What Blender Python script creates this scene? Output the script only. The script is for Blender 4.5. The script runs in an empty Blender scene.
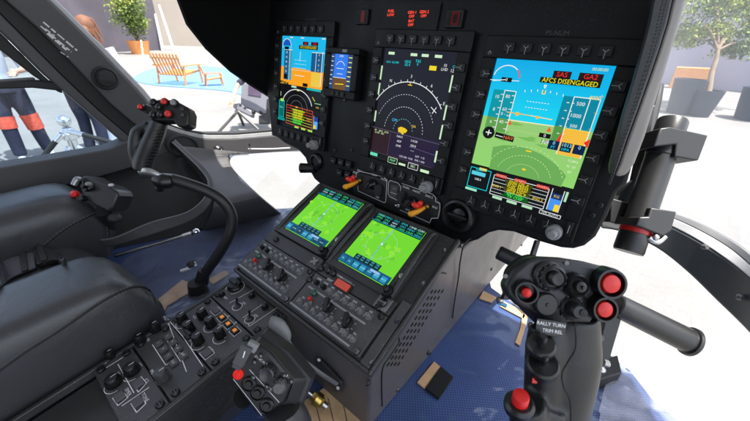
import bpy, math, random
from mathutils import Vector as V, Matrix as MX
import numpy as np
random.seed(7)
sc=bpy.context.scene; COL=sc.collection
EXPO=1.6
# ------------------------------------------------------------------ camera
F=338.62; CW=V((0.35101304,-0.5263509,0.12234345))
MW=MX([[0.7675929724874885,-0.31524014809433143,0.5580543679761729],[0.6403143098228159,0.3387778743931976,-0.689367200015897],[0.028259745645578774,0.8864836156698503,0.4618962934739317]])
cam=bpy.data.cameras.new('camera'); co=bpy.data.objects.new('camera',cam); COL.objects.link(co); sc.camera=co
co.matrix_world=MX.Translation(CW)@MW.to_4x4(); cam.sensor_width=36; cam.lens=F/750*36; cam.clip_start=.01; cam.clip_end=500; cam.dof.use_dof=True; cam.dof.focus_distance=.58; cam.dof.aperture_fstop=9
def ray(p): return MW@V(((p[0]-375)/F,(210.5-p[1])/F,-1))
def D(x,y,d): return CW+ray((x,y))*d
def onplane(p,o,n): r=ray(p); return CW+r*((o-CW).dot(n)/r.dot(n))
def onx(p,x): return onplane(p,V((x,0,0)),V((1,0,0)))
def ony(p,y): return onplane(p,V((0,y,0)),V((0,1,0)))
def onz(p,z): return onplane(p,V((0,0,z)),V((0,0,1)))
def crop(x0,y0,s): return lambda x,y:(x0+x/s,y0+y/s)
CR,CU,CT=MW.col[0].copy(),MW.col[1].copy(),MW.col[2].copy()   # basis used to aim the grips at the pilot
TILT=math.radians(10)
PM=MX.Rotation(-TILT,4,'X'); PMI=PM.inverted()
PN=PM.to_3x3()@V((0,1,0))
def PF(p,y=0):   # photo point -> panel frame (x,z) on the sheet at depth y
    w=onplane(p,PM@V((0,y,0)),PN); q=PMI@w; return q.x,q.z
# ------------------------------------------------------------------ materials
def lin(c):
    def g(v):
        v/=255.; return v/12.92 if v<=.04045 else ((v+.055)/1.055)**2.4
    return tuple(g(v) for v in c)
MATS={}
def mat(name,col,rough=.5,metal=0,spec=.5,bump=0,bscale=200,coat=0,var=0,vscale=8,srgb=False,rvar=0,dust=0):
    if name in MATS: return MATS[name]
    c=lin(col) if srgb else col
    if isinstance(c,(int,float)): c=(c,c,c)
    m=bpy.data.materials.new(name); m.use_nodes=True; nt=m.node_tree; b=nt.nodes['Principled BSDF']
    b.inputs['Base Color'].default_value=(*c,1); b.inputs['Roughness'].default_value=rough; b.inputs['Metallic'].default_value=metal
    b.inputs['Specular IOR Level'].default_value=spec; b.inputs['Coat Weight'].default_value=coat
    tc=nt.nodes.new('ShaderNodeTexCoord')
    if var:
        n=nt.nodes.new('ShaderNodeTexNoise'); n.inputs['Scale'].default_value=vscale; n.inputs['Detail'].default_value=6
        nt.links.new(tc.outputs['Object'],n.inputs['Vector'])
        r=nt.nodes.new('ShaderNodeValToRGB'); r.color_ramp.elements[0].position=.3; r.color_ramp.elements[1].position=.7
        r.color_ramp.elements[0].color=(*[v*(1-var) for v in c],1); r.color_ramp.elements[1].color=(*[min(1,v*(1+var)) for v in c],1)
        nt.links.new(n.outputs['Fac'],r.inputs[0]); nt.links.new(r.outputs[0],b.inputs['Base Color'])
    if rvar:
        n=nt.nodes.new('ShaderNodeTexNoise'); n.inputs['Scale'].default_value=vscale*1.7; n.inputs['Detail'].default_value=8
        nt.links.new(tc.outputs['Object'],n.inputs['Vector'])
        r=nt.nodes.new('ShaderNodeMapRange'); r.inputs['To Min'].default_value=rough-rvar; r.inputs['To Max'].default_value=rough+rvar
        r.inputs['From Min'].default_value=.3; r.inputs['From Max'].default_value=.7
        nt.links.new(n.outputs['Fac'],r.inputs[0]); nt.links.new(r.outputs[0],b.inputs['Roughness'])
    if dust:   # settled dust and tiny scuffs
        n=nt.nodes.new('ShaderNodeTexNoise'); n.inputs['Scale'].default_value=420; n.inputs['Detail'].default_value=2
        n3=nt.nodes.new('ShaderNodeTexNoise'); n3.inputs['Scale'].default_value=22; n3.inputs['Detail'].default_value=5
        for q in(n,n3): nt.links.new(tc.outputs['Object'],q.inputs['Vector'])
        r=nt.nodes.new('ShaderNodeMapRange'); r.inputs['From Min'].default_value=.60; r.inputs['From Max'].default_value=.74; nt.links.new(n.outputs['Fac'],r.inputs[0])
        r3=nt.nodes.new('ShaderNodeMapRange'); r3.inputs['From Min'].default_value=.42; r3.inputs['From Max'].default_value=.68; r3.inputs['To Max'].default_value=dust; nt.links.new(n3.outputs['Fac'],r3.inputs[0])
        mu=nt.nodes.new('ShaderNodeMath'); mu.operation='MULTIPLY'; nt.links.new(r.outputs[0],mu.inputs[0]); nt.links.new(r3.outputs[0],mu.inputs[1])
        mx=nt.nodes.new('ShaderNodeMix'); mx.data_type='RGBA'; mx.inputs[7].default_value=(.30,.29,.27,1)
        if b.inputs['Base Color'].links: nt.links.new(b.inputs['Base Color'].links[0].from_socket,mx.inputs[6])
        else: mx.inputs[6].default_value=(*c,1)
        nt.links.new(mu.outputs[0],mx.inputs[0]); nt.links.new(mx.outputs[2],b.inputs['Base Color'])
    if bump:
        n=nt.nodes.new('ShaderNodeTexNoise'); n.inputs['Scale'].default_value=bscale; n.inputs['Detail'].default_value=3
        nt.links.new(tc.outputs['Object'],n.inputs['Vector'])
        bp=nt.nodes.new('ShaderNodeBump'); bp.inputs['Strength'].default_value=bump; bp.inputs['Distance'].default_value=.001
        nt.links.new(n.outputs['Fac'],bp.inputs['Height']); nt.links.new(bp.outputs[0],b.inputs['Normal'])
    MATS[name]=m; return m
def emis(c,k=1.0):
    name='lit_%02x%02x%02x_%d'%(*c,int(k*100))
    if name in MATS: return MATS[name]
    m=bpy.data.materials.new(name); m.use_nodes=True; b=m.node_tree.nodes['Principled BSDF']
    b.inputs['Base Color'].default_value=(.01,.01,.012,1); b.inputs['Roughness'].default_value=.10
    b.inputs['Specular IOR Level'].default_value=.10
    b.inputs['Emission Color'].default_value=(*lin(c),1); b.inputs['Emission Strength'].default_value=k*2**-EXPO
    MATS[name]=m; return m
def glass(name,tint=(1,1,1),refl=1.0):
    m=bpy.data.materials.new(name); m.use_nodes=True; nt=m.node_tree; nt.nodes.clear()
    o=nt.nodes.new('ShaderNodeOutputMaterial'); t=nt.nodes.new('ShaderNodeBsdfTransparent'); t.inputs[0].default_value=(*tint,1)
    g=nt.nodes.new('ShaderNodeBsdfGlossy'); g.inputs['Roughness'].default_value=.02; g.inputs[0].default_value=(refl,refl,refl,1)
    f=nt.nodes.new('ShaderNodeFresnel'); f.inputs[0].default_value=1.35; x=nt.nodes.new('ShaderNodeMixShader')
    nt.links.new(f.outputs[0],x.inputs[0]); nt.links.new(t.outputs[0],x.inputs[1]); nt.links.new(g.outputs[0],x.inputs[2]); nt.links.new(x.outputs[0],o.inputs[0]); return m
BLACK=mat('black_paint',.008,.5,bump=.15,bscale=900,rvar=.08)
PANELM=mat('panel_black',(.0028,.003,.0036),.5,bump=.2,bscale=1200,spec=.28,dust=.10,rvar=.1)
HOOD=mat('hood_black',.0022,.9,spec=.15,bump=.3,bscale=700,var=.2,vscale=5)
KEYM=mat('key_black',.006,.45,spec=.35)
KNOB=mat('knob_black',.0065,.33)
GREYK=mat('knob_grey',.22,.45,var=.08,vscale=60)
CONS=mat('console_grey',(.058,.057,.057),.38,dust=.5,bump=.25,bscale=1500,var=.12,vscale=25,rvar=.1)
CONSD=mat('console_dark',(.034,.033,.032),.40,dust=.5,bump=.2,bscale=1200,var=.15,vscale=14,rvar=.1)
SIDE=mat('pedestal_paint',(.085,.077,.074),.36,dust=.4,bump=.25,bscale=800,var=.18,vscale=9,rvar=.08)
SCREW=mat('screw_steel',.12,.35,metal=.9)
WHITE=mat('legend_white',.85,.6)
STEEL=mat('brushed_steel',.45,.3,metal=1,var=.1,vscale=80)
CHROME=mat('chrome',.7,.08,metal=1)
RUBBER=mat('rubber_black',.012,.6,bump=.4,bscale=600)
REDB=mat('red_button',(.65,.015,.012),.35)
REDL=emis((235,40,30),.8)
TRIM=mat('cabin_trim',(.058,.056,.057),.55,bump=.5,bscale=900,var=.12,vscale=6,rvar=.06)
TRIMD=mat('cabin_trim_dark',.016,.65,bump=.4,bscale=900,var=.15,vscale=5)
SILV=mat('seal_silver',.4,.4,var=.08,vscale=30)
def leather():
    m=mat('leather_black',(.042,.0425,.045),.34,var=.14,dust=.25,vscale=9,rvar=.06); nt=m.node_tree;b=nt.nodes['Principled BSDF']
    tc=nt.nodes.new('ShaderNodeTexCoord');v=nt.nodes.new('ShaderNodeTexVoronoi');v.inputs['Scale'].default_value=520;v.feature='DISTANCE_TO_EDGE'
    n=nt.nodes.new('ShaderNodeTexNoise');n.inputs['Scale'].default_value=16;n.inputs['Detail'].default_value=3;n.inputs['Distortion'].default_value=1.2
    nt.links.new(tc.outputs['Object'],v.inputs['Vector']);nt.links.new(tc.outputs['Object'],n.inputs['Vector'])
    b1=nt.nodes.new('ShaderNodeBump');b1.inputs['Strength'].default_value=.35;b1.inputs['Distance'].default_value=.0006;nt.links.new(v.outputs['Distance'],b1.inputs['Height'])
    b2=nt.nodes.new('ShaderNodeBump');b2.inputs['Strength'].default_value=.13;b2.inputs['Distance'].default_value=.010;nt.links.new(n.outputs['Fac'],b2.inputs['Height']);nt.links.new(b1.outputs[0],b2.inputs['Normal']);nt.links.new(b2.outputs[0],b.inputs['Normal'])
    return m
LEATH=leather()
TAPE=mat('tan_tape',(.58,.36,.19),.55,var=.1,vscale=40)
# ------------------------------------------------------------------ mesh builder
class B:
    def __init__(s,*mats): s.v=[];s.f=[];s.mi=[];s.mats=list(mats) or [BLACK]
    def m(s,mt):
        if mt not in s.mats: s.mats.append(mt)
        return s.mats.index(mt)
    def add(s,vs,fs,mt=None):
        k=len(s.v); s.v+= [V(q) for q in vs]; i=0 if mt is None else s.m(mt)
        for f in fs: s.f.append([k+a for a in f]); s.mi.append(i)
        return s
    def box(s,c,sz,R=None,mt=None):
        c=V(c);R=R or MX.Identity(3); h=[a/2 for a in sz]
        vs=[c+R@V((x*h[0],y*h[1],z*h[2])) for x in(-1,1) for y in(-1,1) for z in(-1,1)]
        return s.add(vs,[(0,1,3,2),(4,6,7,5),(0,4,5,1),(2,3,7,6),(0,2,6,4),(1,5,7,3)],mt)
    def lathe(s,prof,o,ax,n=24,mt=None,sx=1.0,ref=None):   # prof = [(radius, height)]
        o=V(o);ax=V(ax).normalized(); r=ref or (V((1,0,0)) if abs(ax.x)<.8 else V((0,1,0)))
        a=(r-ax*r.dot(ax)).normalized(); b=ax.cross(a); vs=[];fs=[]
        for rr,h in prof:
            for i in range(n):
                t=2*math.pi*i/n; vs.append(o+ax*h+a*(rr*math.cos(t)*sx)+b*(rr*math.sin(t)))
        for j in range(len(prof)-1):
            for i in range(n): k=(i+1)%n; fs.append((j*n+i,j*n+k,(j+1)*n+k,(j+1)*n+i))
        if prof[0][0]>1e-6: fs.append(tuple(range(n))[::-1])
        if prof[-1][0]>1e-6: fs.append(tuple((len(prof)-1)*n+i for i in range(n)))
        return s.add(vs,fs,mt)
    def cyl(s,p,q,r,r2=None,n=20,mt=None,bev=0):
        p=V(p);q=V(q);L=(q-p).length; r2=r if r2 is None else r2
        pr=[(r,0),(r2,L)] if not bev else [(r-bev,0),(r,bev),(r2,L-bev),(r2-bev,L)]
        return s.lathe(pr,p,q-p,n,mt)
    def tube(s,pts,r,n=12,mt=None,sub=6,smooth=True,flat=1.0,ref=None):
        pts=[V(p) for p in pts]; rs=r if isinstance(r,(list,tuple)) else [r]*len(pts)
        if smooth and len(pts)>2:
            P=[];Rr=[]
            for i in range(len(pts)-1):
                a=pts[max(i-1,0)];b=pts[i];c=pts[i+1];d=pts[min(i+2,len(pts)-1)]
                for k in range(sub):
                    t=k/sub; P.append(.5*((2*b)+(c-a)*t+(2*a-5*b+4*c-d)*t*t+(3*b-a-3*c+d)*t**3)); Rr.append(rs[i]*(1-t)+rs[i+1]*t)
            P.append(pts[-1]);Rr.append(rs[-1])
        else: P=pts;Rr=list(rs)
        vs=[];fs=[]; up=ref.copy() if ref else None
        for i,p in enumerate(P):
            t=(P[min(i+1,len(P)-1)]-P[max(i-1,0)]).normalized()
            if up is None: up=V((0,0,1)) if abs(t.z)<.9 else V((1,0,0))
            a=(up-t*up.dot(t)).normalized(); up=a; b=t.cross(a)
            for k in range(n):
                an=2*math.pi*k/n; vs.append(p+a*(Rr[i]*math.cos(an))+b*(Rr[i]*math.sin(an)*flat))
        for i in range(len(P)-1):
            for k in range(n): j=(k+1)%n; fs.append((i*n+k,i*n+j,(i+1)*n+j,(i+1)*n+k))
        fs.append(tuple(range(n))[::-1]); fs.append(tuple((len(P)-1)*n+k for k in range(n)))
        return s.add(vs,fs,mt)
    def prism(s,poly,ext,mt=None):   # closed 3D polygon pushed along ext
        poly=[V(p) for p in poly];e=V(ext);n=len(poly)
        vs=poly+[p+e for p in poly]
        fs=[tuple(range(n))[::-1],tuple(range(n,2*n))]+[(i,(i+1)%n,n+(i+1)%n,n+i) for i in range(n)]
        return s.add(vs,fs,mt)
    def poly(s,pts,mt=None): return s.add(pts,[tuple(range(len(pts)))],mt)
    def line(s,a,b,w,nrm,mt=None):   # thin flat stroke
        a=V(a);b=V(b);d=(b-a); 
        if d.length<1e-7: return s
        q=d.normalized().cross(V(nrm)).normalized()*w/2
        return s.add([a-q,b-q,b+q,a+q],[(0,1,2,3)],mt)
    def pline(s,pts,w,nrm,mt=None,closed=False):
        P=list(pts)+([pts[0]] if closed else [])
        for a,b in zip(P,P[1:]): s.line(a,b,w,nrm,mt)
        return s
    def ball(s,c,r,mt=None,sc=(1,1,1),R=None,n=16):
        c=V(c);R=R or MX.Identity(3);vs=[];fs=[];h=n//2
        for j in range(h+1):
            ph=math.pi*j/h
            for i in range(n):
                t=2*math.pi*i/n; vs.append(c+R@V((r*sc[0]*math.sin(ph)*math.cos(t),r*sc[1]*math.sin(ph)*math.sin(t),r*sc[2]*math.cos(ph))))
        for j in range(h):
            for i in range(n): k=(i+1)%n; fs.append((j*n+i,j*n+k,(j+1)*n+k,(j+1)*n+i))
        return s.add(vs,fs,mt)
    def strip(s,A,Bq,ext,mt=None):  # band between two polylines, with thickness ext
        A=[V(a) for a in A];Bq=[V(b) for b in Bq];n=len(A);e=V(ext)
        vs=A+Bq+[a+e for a in A]+[b+e for b in Bq];fs=[]
        for i in range(n-1):
            fs+=[(i,i+1,n+i+1,n+i),(2*n+i,3*n+i,3*n+i+1,2*n+i+1),(i,2*n+i,2*n+i+1,i+1),(n+i,n+i+1,3*n+i+1,3*n+i)]
        fs+=[(0,n,3*n,2*n),(n-1,3*n-1,4*n-1,2*n-1)]
        return s.add(vs,fs,mt)
TEXT={}
def textmesh(t):
    if t not in TEXT:
        cu=bpy.data.curves.new('t','FONT'); cu.body=t; cu.size=1; cu.align_x='CENTER'; cu.align_y='CENTER'; cu.resolution_u=2
        o=bpy.data.objects.new('t',cu); me=o.to_mesh(); TEXT[t]=([v.co.copy() for v in me.vertices],[tuple(p.vertices) for p in me.polygons]); o.to_mesh_clear(); bpy.data.objects.remove(o)
    return TEXT[t]
def text(b,t,o,x,y,size,mt,sx=1.0,bold=0):
    vs,fs=textmesh(t); o=V(o);x=V(x).normalized();y=V(y).normalized(); n=x.cross(y)
    for dx in ([0] if not bold else [-bold*size,bold*size]):
        b.add([o+x*((v.x*sx+dx)*size)+y*(v.y*size)+n*(dx*.001) for v in vs],fs,mt)
WM={}
def thing(name,label,cat,loc=(0,0,0),rot=None,group=None):
    o=bpy.data.objects.new(name,None); COL.objects.link(o); o.empty_display_size=.05
    m=MX.Translation(V(loc))@(rot.to_4x4() if rot else MX.Identity(4)); o.matrix_world=m; WM[o.name]=m
    o['label']=label;o['category']=cat
    if group:o['group']=group
    return o
def obj(name,b,parent=None,local=False,bevel=0,remesh=0,smooth=35,label=None,cat=None,group=None,kind=None,sub=0,smoothit=0,seg=2):
    M=WM[parent.name] if parent else MX.Identity(4); 
    # every part gets its own origin at the middle of its shape
    vs=[q.copy() for q in b.v] if local else [M.inverted()@q for q in b.v]
    c=V((0,0,0))
    if vs:
        lo=V([min(q[i] for q in vs) for i in range(3)]);hi=V([max(q[i] for q in vs) for i in range(3)]);c=(lo+hi)/2
    if kind=='structure': c=V((0,0,0))
    me=bpy.data.meshes.new(name); me.from_pydata([q-c for q in vs],[],b.f); 
    for m in b.mats: me.materials.append(m)
    me.polygons.foreach_set('material_index',b.mi); me.update()
    for p in me.polygons:p.use_smooth=True
    try: me.set_sharp_from_angle(angle=math.radians(smooth))
    except Exception: pass
    o=bpy.data.objects.new(name,me); COL.objects.link(o); o.location=c
    if parent:o.parent=parent
    WM[o.name]=M@MX.Translation(c)
    if remesh:
        r=o.modifiers.new('r','REMESH');r.mode='VOXEL';r.voxel_size=remesh;r.use_smooth_shade=True
    if smoothit:
        r=o.modifiers.new('s','SMOOTH');r.iterations=smoothit;r.factor=.5
    if sub: r=o.modifiers.new('ss','SUBSURF');r.levels=sub;r.render_levels=sub
    if bevel:
        r=o.modifiers.new('b','BEVEL');r.width=bevel;r.segments=seg;r.limit_method='ANGLE';r.angle_limit=math.radians(40);r.harden_normals=False
    if label:o['label']=label
    if cat:o['category']=cat
    if group:o['group']=group
    if kind:o['kind']=kind
    return o
def frame(o,x,y):   # 3x3 with columns x,y,x*y
    x=V(x).normalized();z=x.cross(V(y)).normalized();y=z.cross(x)
    return MX((x,y,z)).transposed()

#==================================================================== INSTRUMENT PANEL
panel=thing('instrument_panel','wide black instrument panel with tall lit displays under a black hood','instrument panel',(0,0,0),PM.to_3x3())
def P3(p,y=0): x,z=PF(p,y); return V((x,y,z))
NP=V((0,-1,0))  # toward the pilots
bott=[(271,133),(284,143),(298,150),(305,158),(309,170),(314,179),(322,186),(383,212),(443,233),(454,241),(466,243),(477,240),(488,233),(498,230.5),(513,232),(540,242),(561,248),(573,249),(584,246),(595,237),(605,219),(616,193)]
bp=[V((x,0,z)) for x,z in [PF(q) for q in bott]]
bp=[V((-.44,0,.19)),V((-.445,0,.0)),V((-.43,0,-.06))]+bp+[V((.345,0,-.04)),V((.325,0,.19))]
b=B(PANELM); b.prism(bp,(0,.03,0)); obj('panel_board',b,panel,True,bevel=.004)
# deep avionics body behind the board
b=B(BLACK); b.prism([V((-.40,.031,.17)),V((-.40,.031,-.06)),V((-.25,.031,-.10)),V((-.15,.031,-.15)),V((.12,.031,-.17)),V((.30,.031,-.10)),V((.32,.031,.17))],(0,.25,0)); obj('avionics_body',b,panel,True,bevel=.006)
# hood (glareshield)
sec=[((-.447,-.030),.02),((-.452,-.005),-.035),((-.456,.02),-.085),((-.46,.06),-.14),((-.462,.10),-.178),((-.462,.15),-.198),((-.455,.21),-.205),((-.43,.26),-.21),((-.38,.285),-.21),((-.2,.29),-.20),((0,.285),-.19),((.2,.27),-.16),((.31,.25),-.12),((.330,.22),-.09),((.338,.17),-.07)]
b=B(HOOD); n=len(sec)
inn=[V((x,y,z)) for (x,z),y in sec]; inb=[V((x,.12 if x<.3 else (.02 if x<.325 else -.03),z)) for (x,z),y in sec]
b.strip(inn,inb,(0,0,0)); b=B(HOOD)
def off(i,t):
    a=V((sec[max(i-1,0)][0][0],0,sec[max(i-1,0)][0][1]));c=V((sec[min(i+1,n-1)][0][0],0,sec[min(i+1,n-1)][0][1])); d=(c-a).normalized(); return V((-d.z,0,d.x))*t
outn=[p+off(i,.012) for i,p in enumerate(inn)];outb=[p+off(i,.012) for i,p in enumerate(inb)]
vs=inn+inb+outn+outb;fs=[]
for i in range(n-1): fs+=[(i,n+i,n+i+1,i+1),(2*n+i,2*n+i+1,3*n+i+1,3*n+i),(i,i+1,2*n+i+1,2*n+i),(n+i,3*n+i,3*n+i+1,n+i+1)]
fs+=[(0,2*n,3*n,n),(n-1,2*n-1,4*n-1,3*n-1)]
b.add(vs,fs)
# sloping front bulkhead between board top and hood, carries the caution legends
b.prism([V((-.445,.0,.19)),V((.325,.0,.19)),V((.315,-.002,.245)),V((-.44,-.002,.28))],(0,.02,0))
obj('glareshield',b,panel,True,smooth=60)
# right padded edge of the hood
Le=[(655,-14),(652,0),(647,25),(640,52),(631,83),(622,112),(614,142),(608,165),(608,174)]
Me=[(676,-14),(672,0),(667,22),(659,48),(648,80),(638,108),(627,138),(618,165),(613,177)]
Re=[(690,-14),(685,0),(679,22),(671,48),(662,78),(653,106),(644,136),(633,165),(625,176)]
def py(p,y): x,z=PF(p,y); return V((x,y,z))
b=B(LEATH); b.strip([py(q,-.055) for q in Le],[py(q,-.062) for q in Me],(0,.05,0)); e=obj('leather_edge',b,panel,True,bevel=.005,smooth=60)
b=B(mat('trim_strip_grey',(.19,.175,.16),.5,var=.12,vscale=12)); b.strip([py((q[0]+.6,q[1]),-.060) for q in Me],[py(q,-.050) for q in Re],(0,.045,0)); obj('trim_strip',b,panel,True,bevel=.004,smooth=60)
b=B(mat('stitch_dark',.03,.7))
for f_ in(.72,.9):
    for i in range(len(Le)-1):
        for k in range(7):
            t=(k+.2)/7;t2=(k+.75)/7
            def q(t): 
                l=V(Le[i]).lerp(V(Le[i+1]),t); m=V(Me[i]).lerp(V(Me[i+1]),t); return py(l.lerp(m,f_),-.0635)
            b.cyl(q(t),q(t2),.0009,n=6)
obj('stitching',b,e)
#---------------- display helper
W,H=.152,.203
def ymark(b,c,up,side,s,mt):   # pale forked line on a key; up points toward the fork
    n=NP
    s*=.72; c=c-up*.001
    b.line(c-up*s*1.25,c,.0008,n,mt); b.line(c,c+up*s*.45+side*s*.55,.0008,n,mt); b.line(c,c+up*s*.45-side*s*.55,.0008,n,mt)
MARK=mat('key_mark',.30,.5)
def display(name,label,xc,zc,w,h,mt=.030,mb=.030,ms=.021,keys=6,knob=True,thick=.010):
    M=MX.Translation((xc,0,zc)); o=None
    b=B(PANELM)
    x0,x1,z0,z1=xc-w/2-ms,xc+w/2+ms,zc-h/2-mb,zc+h/2+mt
    fx,fz,gx,gz=xc-w/2,zc-h/2,xc+w/2,zc+h/2
    t=-thick
    # frame as four butted bars around the glass
    for (a,c_,d,e) in ((x0,z0,x1,fz),(x0,gz,x1,z1),(x0,fz,fx,gz),(gx,fz,x1,gz)):
        b.prism([V((a,-.0005,c_)),V((d,-.0005,c_)),V((d,-.0005,e)),V((a,-.0005,e))],(0,t+.0005,0))
    # narrow recess lip
    o=obj(name,b,panel,True,bevel=.0012)
    o['label']=label
    def key(x,z,sx,sz,up):
        kb=B(KEYM); y=t-.0035
        kb.prism([V((x-sx/2,t+.001,z-sz/2)),V((x+sx/2,t+.001,z-sz/2)),V((x+sx/2,t+.001,z+sz/2)),V((x-sx/2,t+.001,z+sz/2))],(0,-.0045,0))
        up=V(up); ymark(kb,V((x,y-.0003,z)),up,V((up.z,0,-up.x)),min(sx,sz)*.55+.0015,MARK)
        obj('display_key',kb,o,False,bevel=.0008) if False else obj_local(kb,'display_key',o)
    def obj_local(kb,nm,par,**k):
        kb.v=[PM@q for q in kb.v]; return obj(nm,kb,par,bevel=k.get('bevel',.0008))
    for i in range(keys):
        u=(i+.5)/keys
        key(xc-w/2+.004+u*(w-.008),gz+.015,.015,.013,(0,0,1))
        if i<keys: key(xc-w/2+.004+u*(w-.008),fz-.016,.015,.015,(0,0,-1))
        key(fx-.011,zc-h/2+.012+u*(h-.024)+.004,.014,.013,(-1,0,0))
        key(gx+.011,zc-h/2+.012+u*(h-.024)+.004,.014,.013,(1,0,0))
    # corner marks
    kb=B(MARK); kb.pline([V((fx-.011+.0022*math.cos(a),t-.0006,gz+.006+.0022*math.sin(a))) for a in [i*math.pi/6-.9 for i in range(11)]],.0007,NP)
    kb.line((fx-.011,t-.0006,gz+.006),(fx-.011,t-.0006,gz+.0095),.0007,NP); obj_local(kb,'power_mark',o,bevel=0)
    kb=B(KEYM); kb.box((gx+.012,t-.002,fz-.010),(.007,.005,.022)); kb.line((gx+.012,t-.0048,fz-.016),(gx+.012,t-.0048,fz-.004),.0011,NP,MARK); obj_local(kb,'rocker_switch',o)
    if knob:
        kb=B(GREYK); c=V((gx-.004,t,fz-.020)) 
        pr=[(.0105,0),(.0105,.012),(.0095,.014),(.0062,.015),(.006,.024),(.0052,.0255)]
        kb.lathe(pr,c,(0,-1,0),28)
        for k in range(20):
            a=2*math.pi*k/20; kb.box(c+V((math.cos(a)*.0105,-.006,math.sin(a)*.0105)),(.0008,.010,.0012),MX.Rotation(-a,3,'Y'))
        obj_local(kb,'grey_knob',o)
    return o
def screen_base(o,xc,zc,w,h):
    b=B(emis((8,9,16),.7)); b.prism([V((xc-w/2+.0003,-.0005,zc-h/2+.0003)),V((xc+w/2-.0003,-.0005,zc-h/2+.0003)),V((xc+w/2-.0003,-.0005,zc+h/2-.0003)),V((xc-w/2+.0003,-.0005,zc+h/2-.0003))],(0,-.0045,0)); return b
class Scr:   # graphics on a screen, layer by layer
    def __init__(s,b,fn,X,Y,N,base,dom=None): s.b=b;s.fn=fn;s.X=X;s.Y=Y;s.N=N;s.L=base
    def pt(s,p,l=None): return s.fn(p)+s.N*(s.L if l is None else l)
    def nx(s): s.L+=.00006
    def poly(s,pts,c,k=1.0): s.nx(); s.b.poly([s.pt(p) for p in pts],emis(c,k))
    def ln(s,pts,w,c,closed=False): s.nx(); s.b.pline([s.pt(p) for p in pts],w,s.N,emis(c),closed)
    def dash(s,pts,w,c,n=2):
        s.nx()
        for i in range(0,len(pts)-1,n): s.b.line(s.pt(pts[i]),s.pt(pts[i+1]),w,s.N,emis(c))
    def tx(s,t,p,h,c,sx=1.0): s.nx(); text(s.b,t,s.pt(p),s.X,s.Y,h*.86,emis(c),sx)
def uv(xc,zc,w,h,y=-.0052): return lambda p: V((xc-w/2+p[0]*w,y,zc+h/2-p[1]*h))
def arc(cx,cy,rx,ry,a0,a1,n=24): return [(cx+rx*math.cos(math.radians(a0+(a1-a0)*i/n)),cy-ry*math.sin(math.radians(a0+(a1-a0)*i/n))) for i in range(n+1)]
XP,YP=V((1,0,0)),V((0,0,1))
CXc,CZc=0,0; CXl,CZl=-.3029,.0124; CXr,CZr=.2149,-.0052
WHT=(235,240,240);CY=(0,225,235);YEL=(250,215,40);RED=(240,40,30);GRN=(60,230,90);BLK=(6,8,10)
# ---- right display
dr=display('display_unit','rightmost tall display with blue sky over green terrain',CXr,CZr,W,H)
sb=screen_base(dr,CXr,CZr,W,H); f=uv(CXr,CZr,W,H); s=Scr(sb,f,XP,YP,NP,0)
def toU(c_): # photo point -> uv on right screen
    def g(x,y):
        a,z=PF(c_(x,y),-.005); return ((a-CXr)/W+.5,.5-(z-CZr)/H)
    return g
hz0,hz1=.405,.395
N_=14
for i in range(N_):  # the display draws its sky in bands, lighter toward the horizon
    t=i/N_;t2=(i+1)/N_; k=t
    s.poly([(0,hz0*t),(1,hz1*t),(1,hz1*t2),(0,hz0*t2)],(int(5+20*k),int(172+45*k),int(232+10*k)))
for i in range(10):
    t=i/10;t2=(i+1)/10
    s.poly([(0,hz0+(.78-hz0)*t),(1,hz1+(.78-hz1)*t),(1,hz1+(.78-hz1)*t2),(0,hz0+(.78-hz0)*t2)],(int(150-4*t),int(203+10*t),int(118-8*t)))
random.seed(3)
for i in range(14):  # relief patches
    x=random.uniform(.0,.8);y=random.uniform(.42,.55);w_=random.uniform(.08,.2)
    s.poly([(x,y),(x+w_*.6,y-.008),(x+w_,y+.006),(x+w_*.5,y+.014)],(120,185,85))
s.poly([(0,.78),(1,.78),(1,1),(0,1)],BLK)
# tapes
s.poly([(.05,.21),(.27,.21),(.27,hz0),(.05,hz0)],(0,150,165)); s.poly([(.05,hz0),(.27,hz0),(.27,.50),(.05,.50)],(95,160,75))
s.ln([(.16,.21),(.16,.50)],.0011,WHT); s.ln([(.27,.21),(.27,.50)],.0011,WHT); s.ln([(.16,.21),(.27,.21)],.0011,WHT)
for i in range(6): s.ln([(.13,.24+i*.047),(.16,.24+i*.047)],.001,WHT); s.ln([(.24,.24+i*.047),(.27,.24+i*.047)],.001,WHT)
for i,t in enumerate(('10','8','6')): s.tx(t,(.10,.26+i*.09),.008,WHT)
for i,t in enumerate(('80','60','40')): s.tx(t,(.205,.25+i*.09),.008,WHT)
s.poly([(.69,.20),(.98,.20),(.98,hz1),(.69,hz1)],(0,135,160)); s.poly([(.69,hz1),(.78,hz1),(.78,.53),(.69,.53)],(85,150,70))
s.poly([(.775,.40),(.97,.40),(.97,.575),(.775,.575)],(250,200,70))
for i in range(13):
    x=.775+i*.015
    s.ln([(x,.402),(x,.573)],.0004,(225,150,40))
for i in range(11): s.ln([(.777,.415+i*.015),(.968,.415+i*.015)],.0004,(235,165,50))
s.ln([(.775,.20),(.775,.575)],.0011,WHT); s.ln([(.90,.20),(.90,.40)],.0011,WHT); s.ln([(.775,.20),(.975,.20),(.975,.575)],.0011,WHT)
for i,t in enumerate(('500','','')): 
    if t: s.tx(t,(.84,.24),.008,WHT)
s.tx('1000',(.83,.315),.008,WHT); s.tx('500',(.84,.38),.007,WHT)
for i in range(5): s.ln([(.73,.24+i*.05),(.75,.24+i*.05)],.001,WHT); s.ln([(.775,.24+i*.05),(.79,.24+i*.05)],.001,WHT)
s.tx('4000',(.93,.195),.008,YEL)
for i in range(7): s.tx('-I-',(1.0-.025,.13+i*.05),.006,(240,200,80)) if i%2 else None
s.poly([(.73,.52),(.775,.42),(.775,.53)],RED); s.poly([(.96,.47),(1,.44),(1,.50)],RED)
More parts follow.
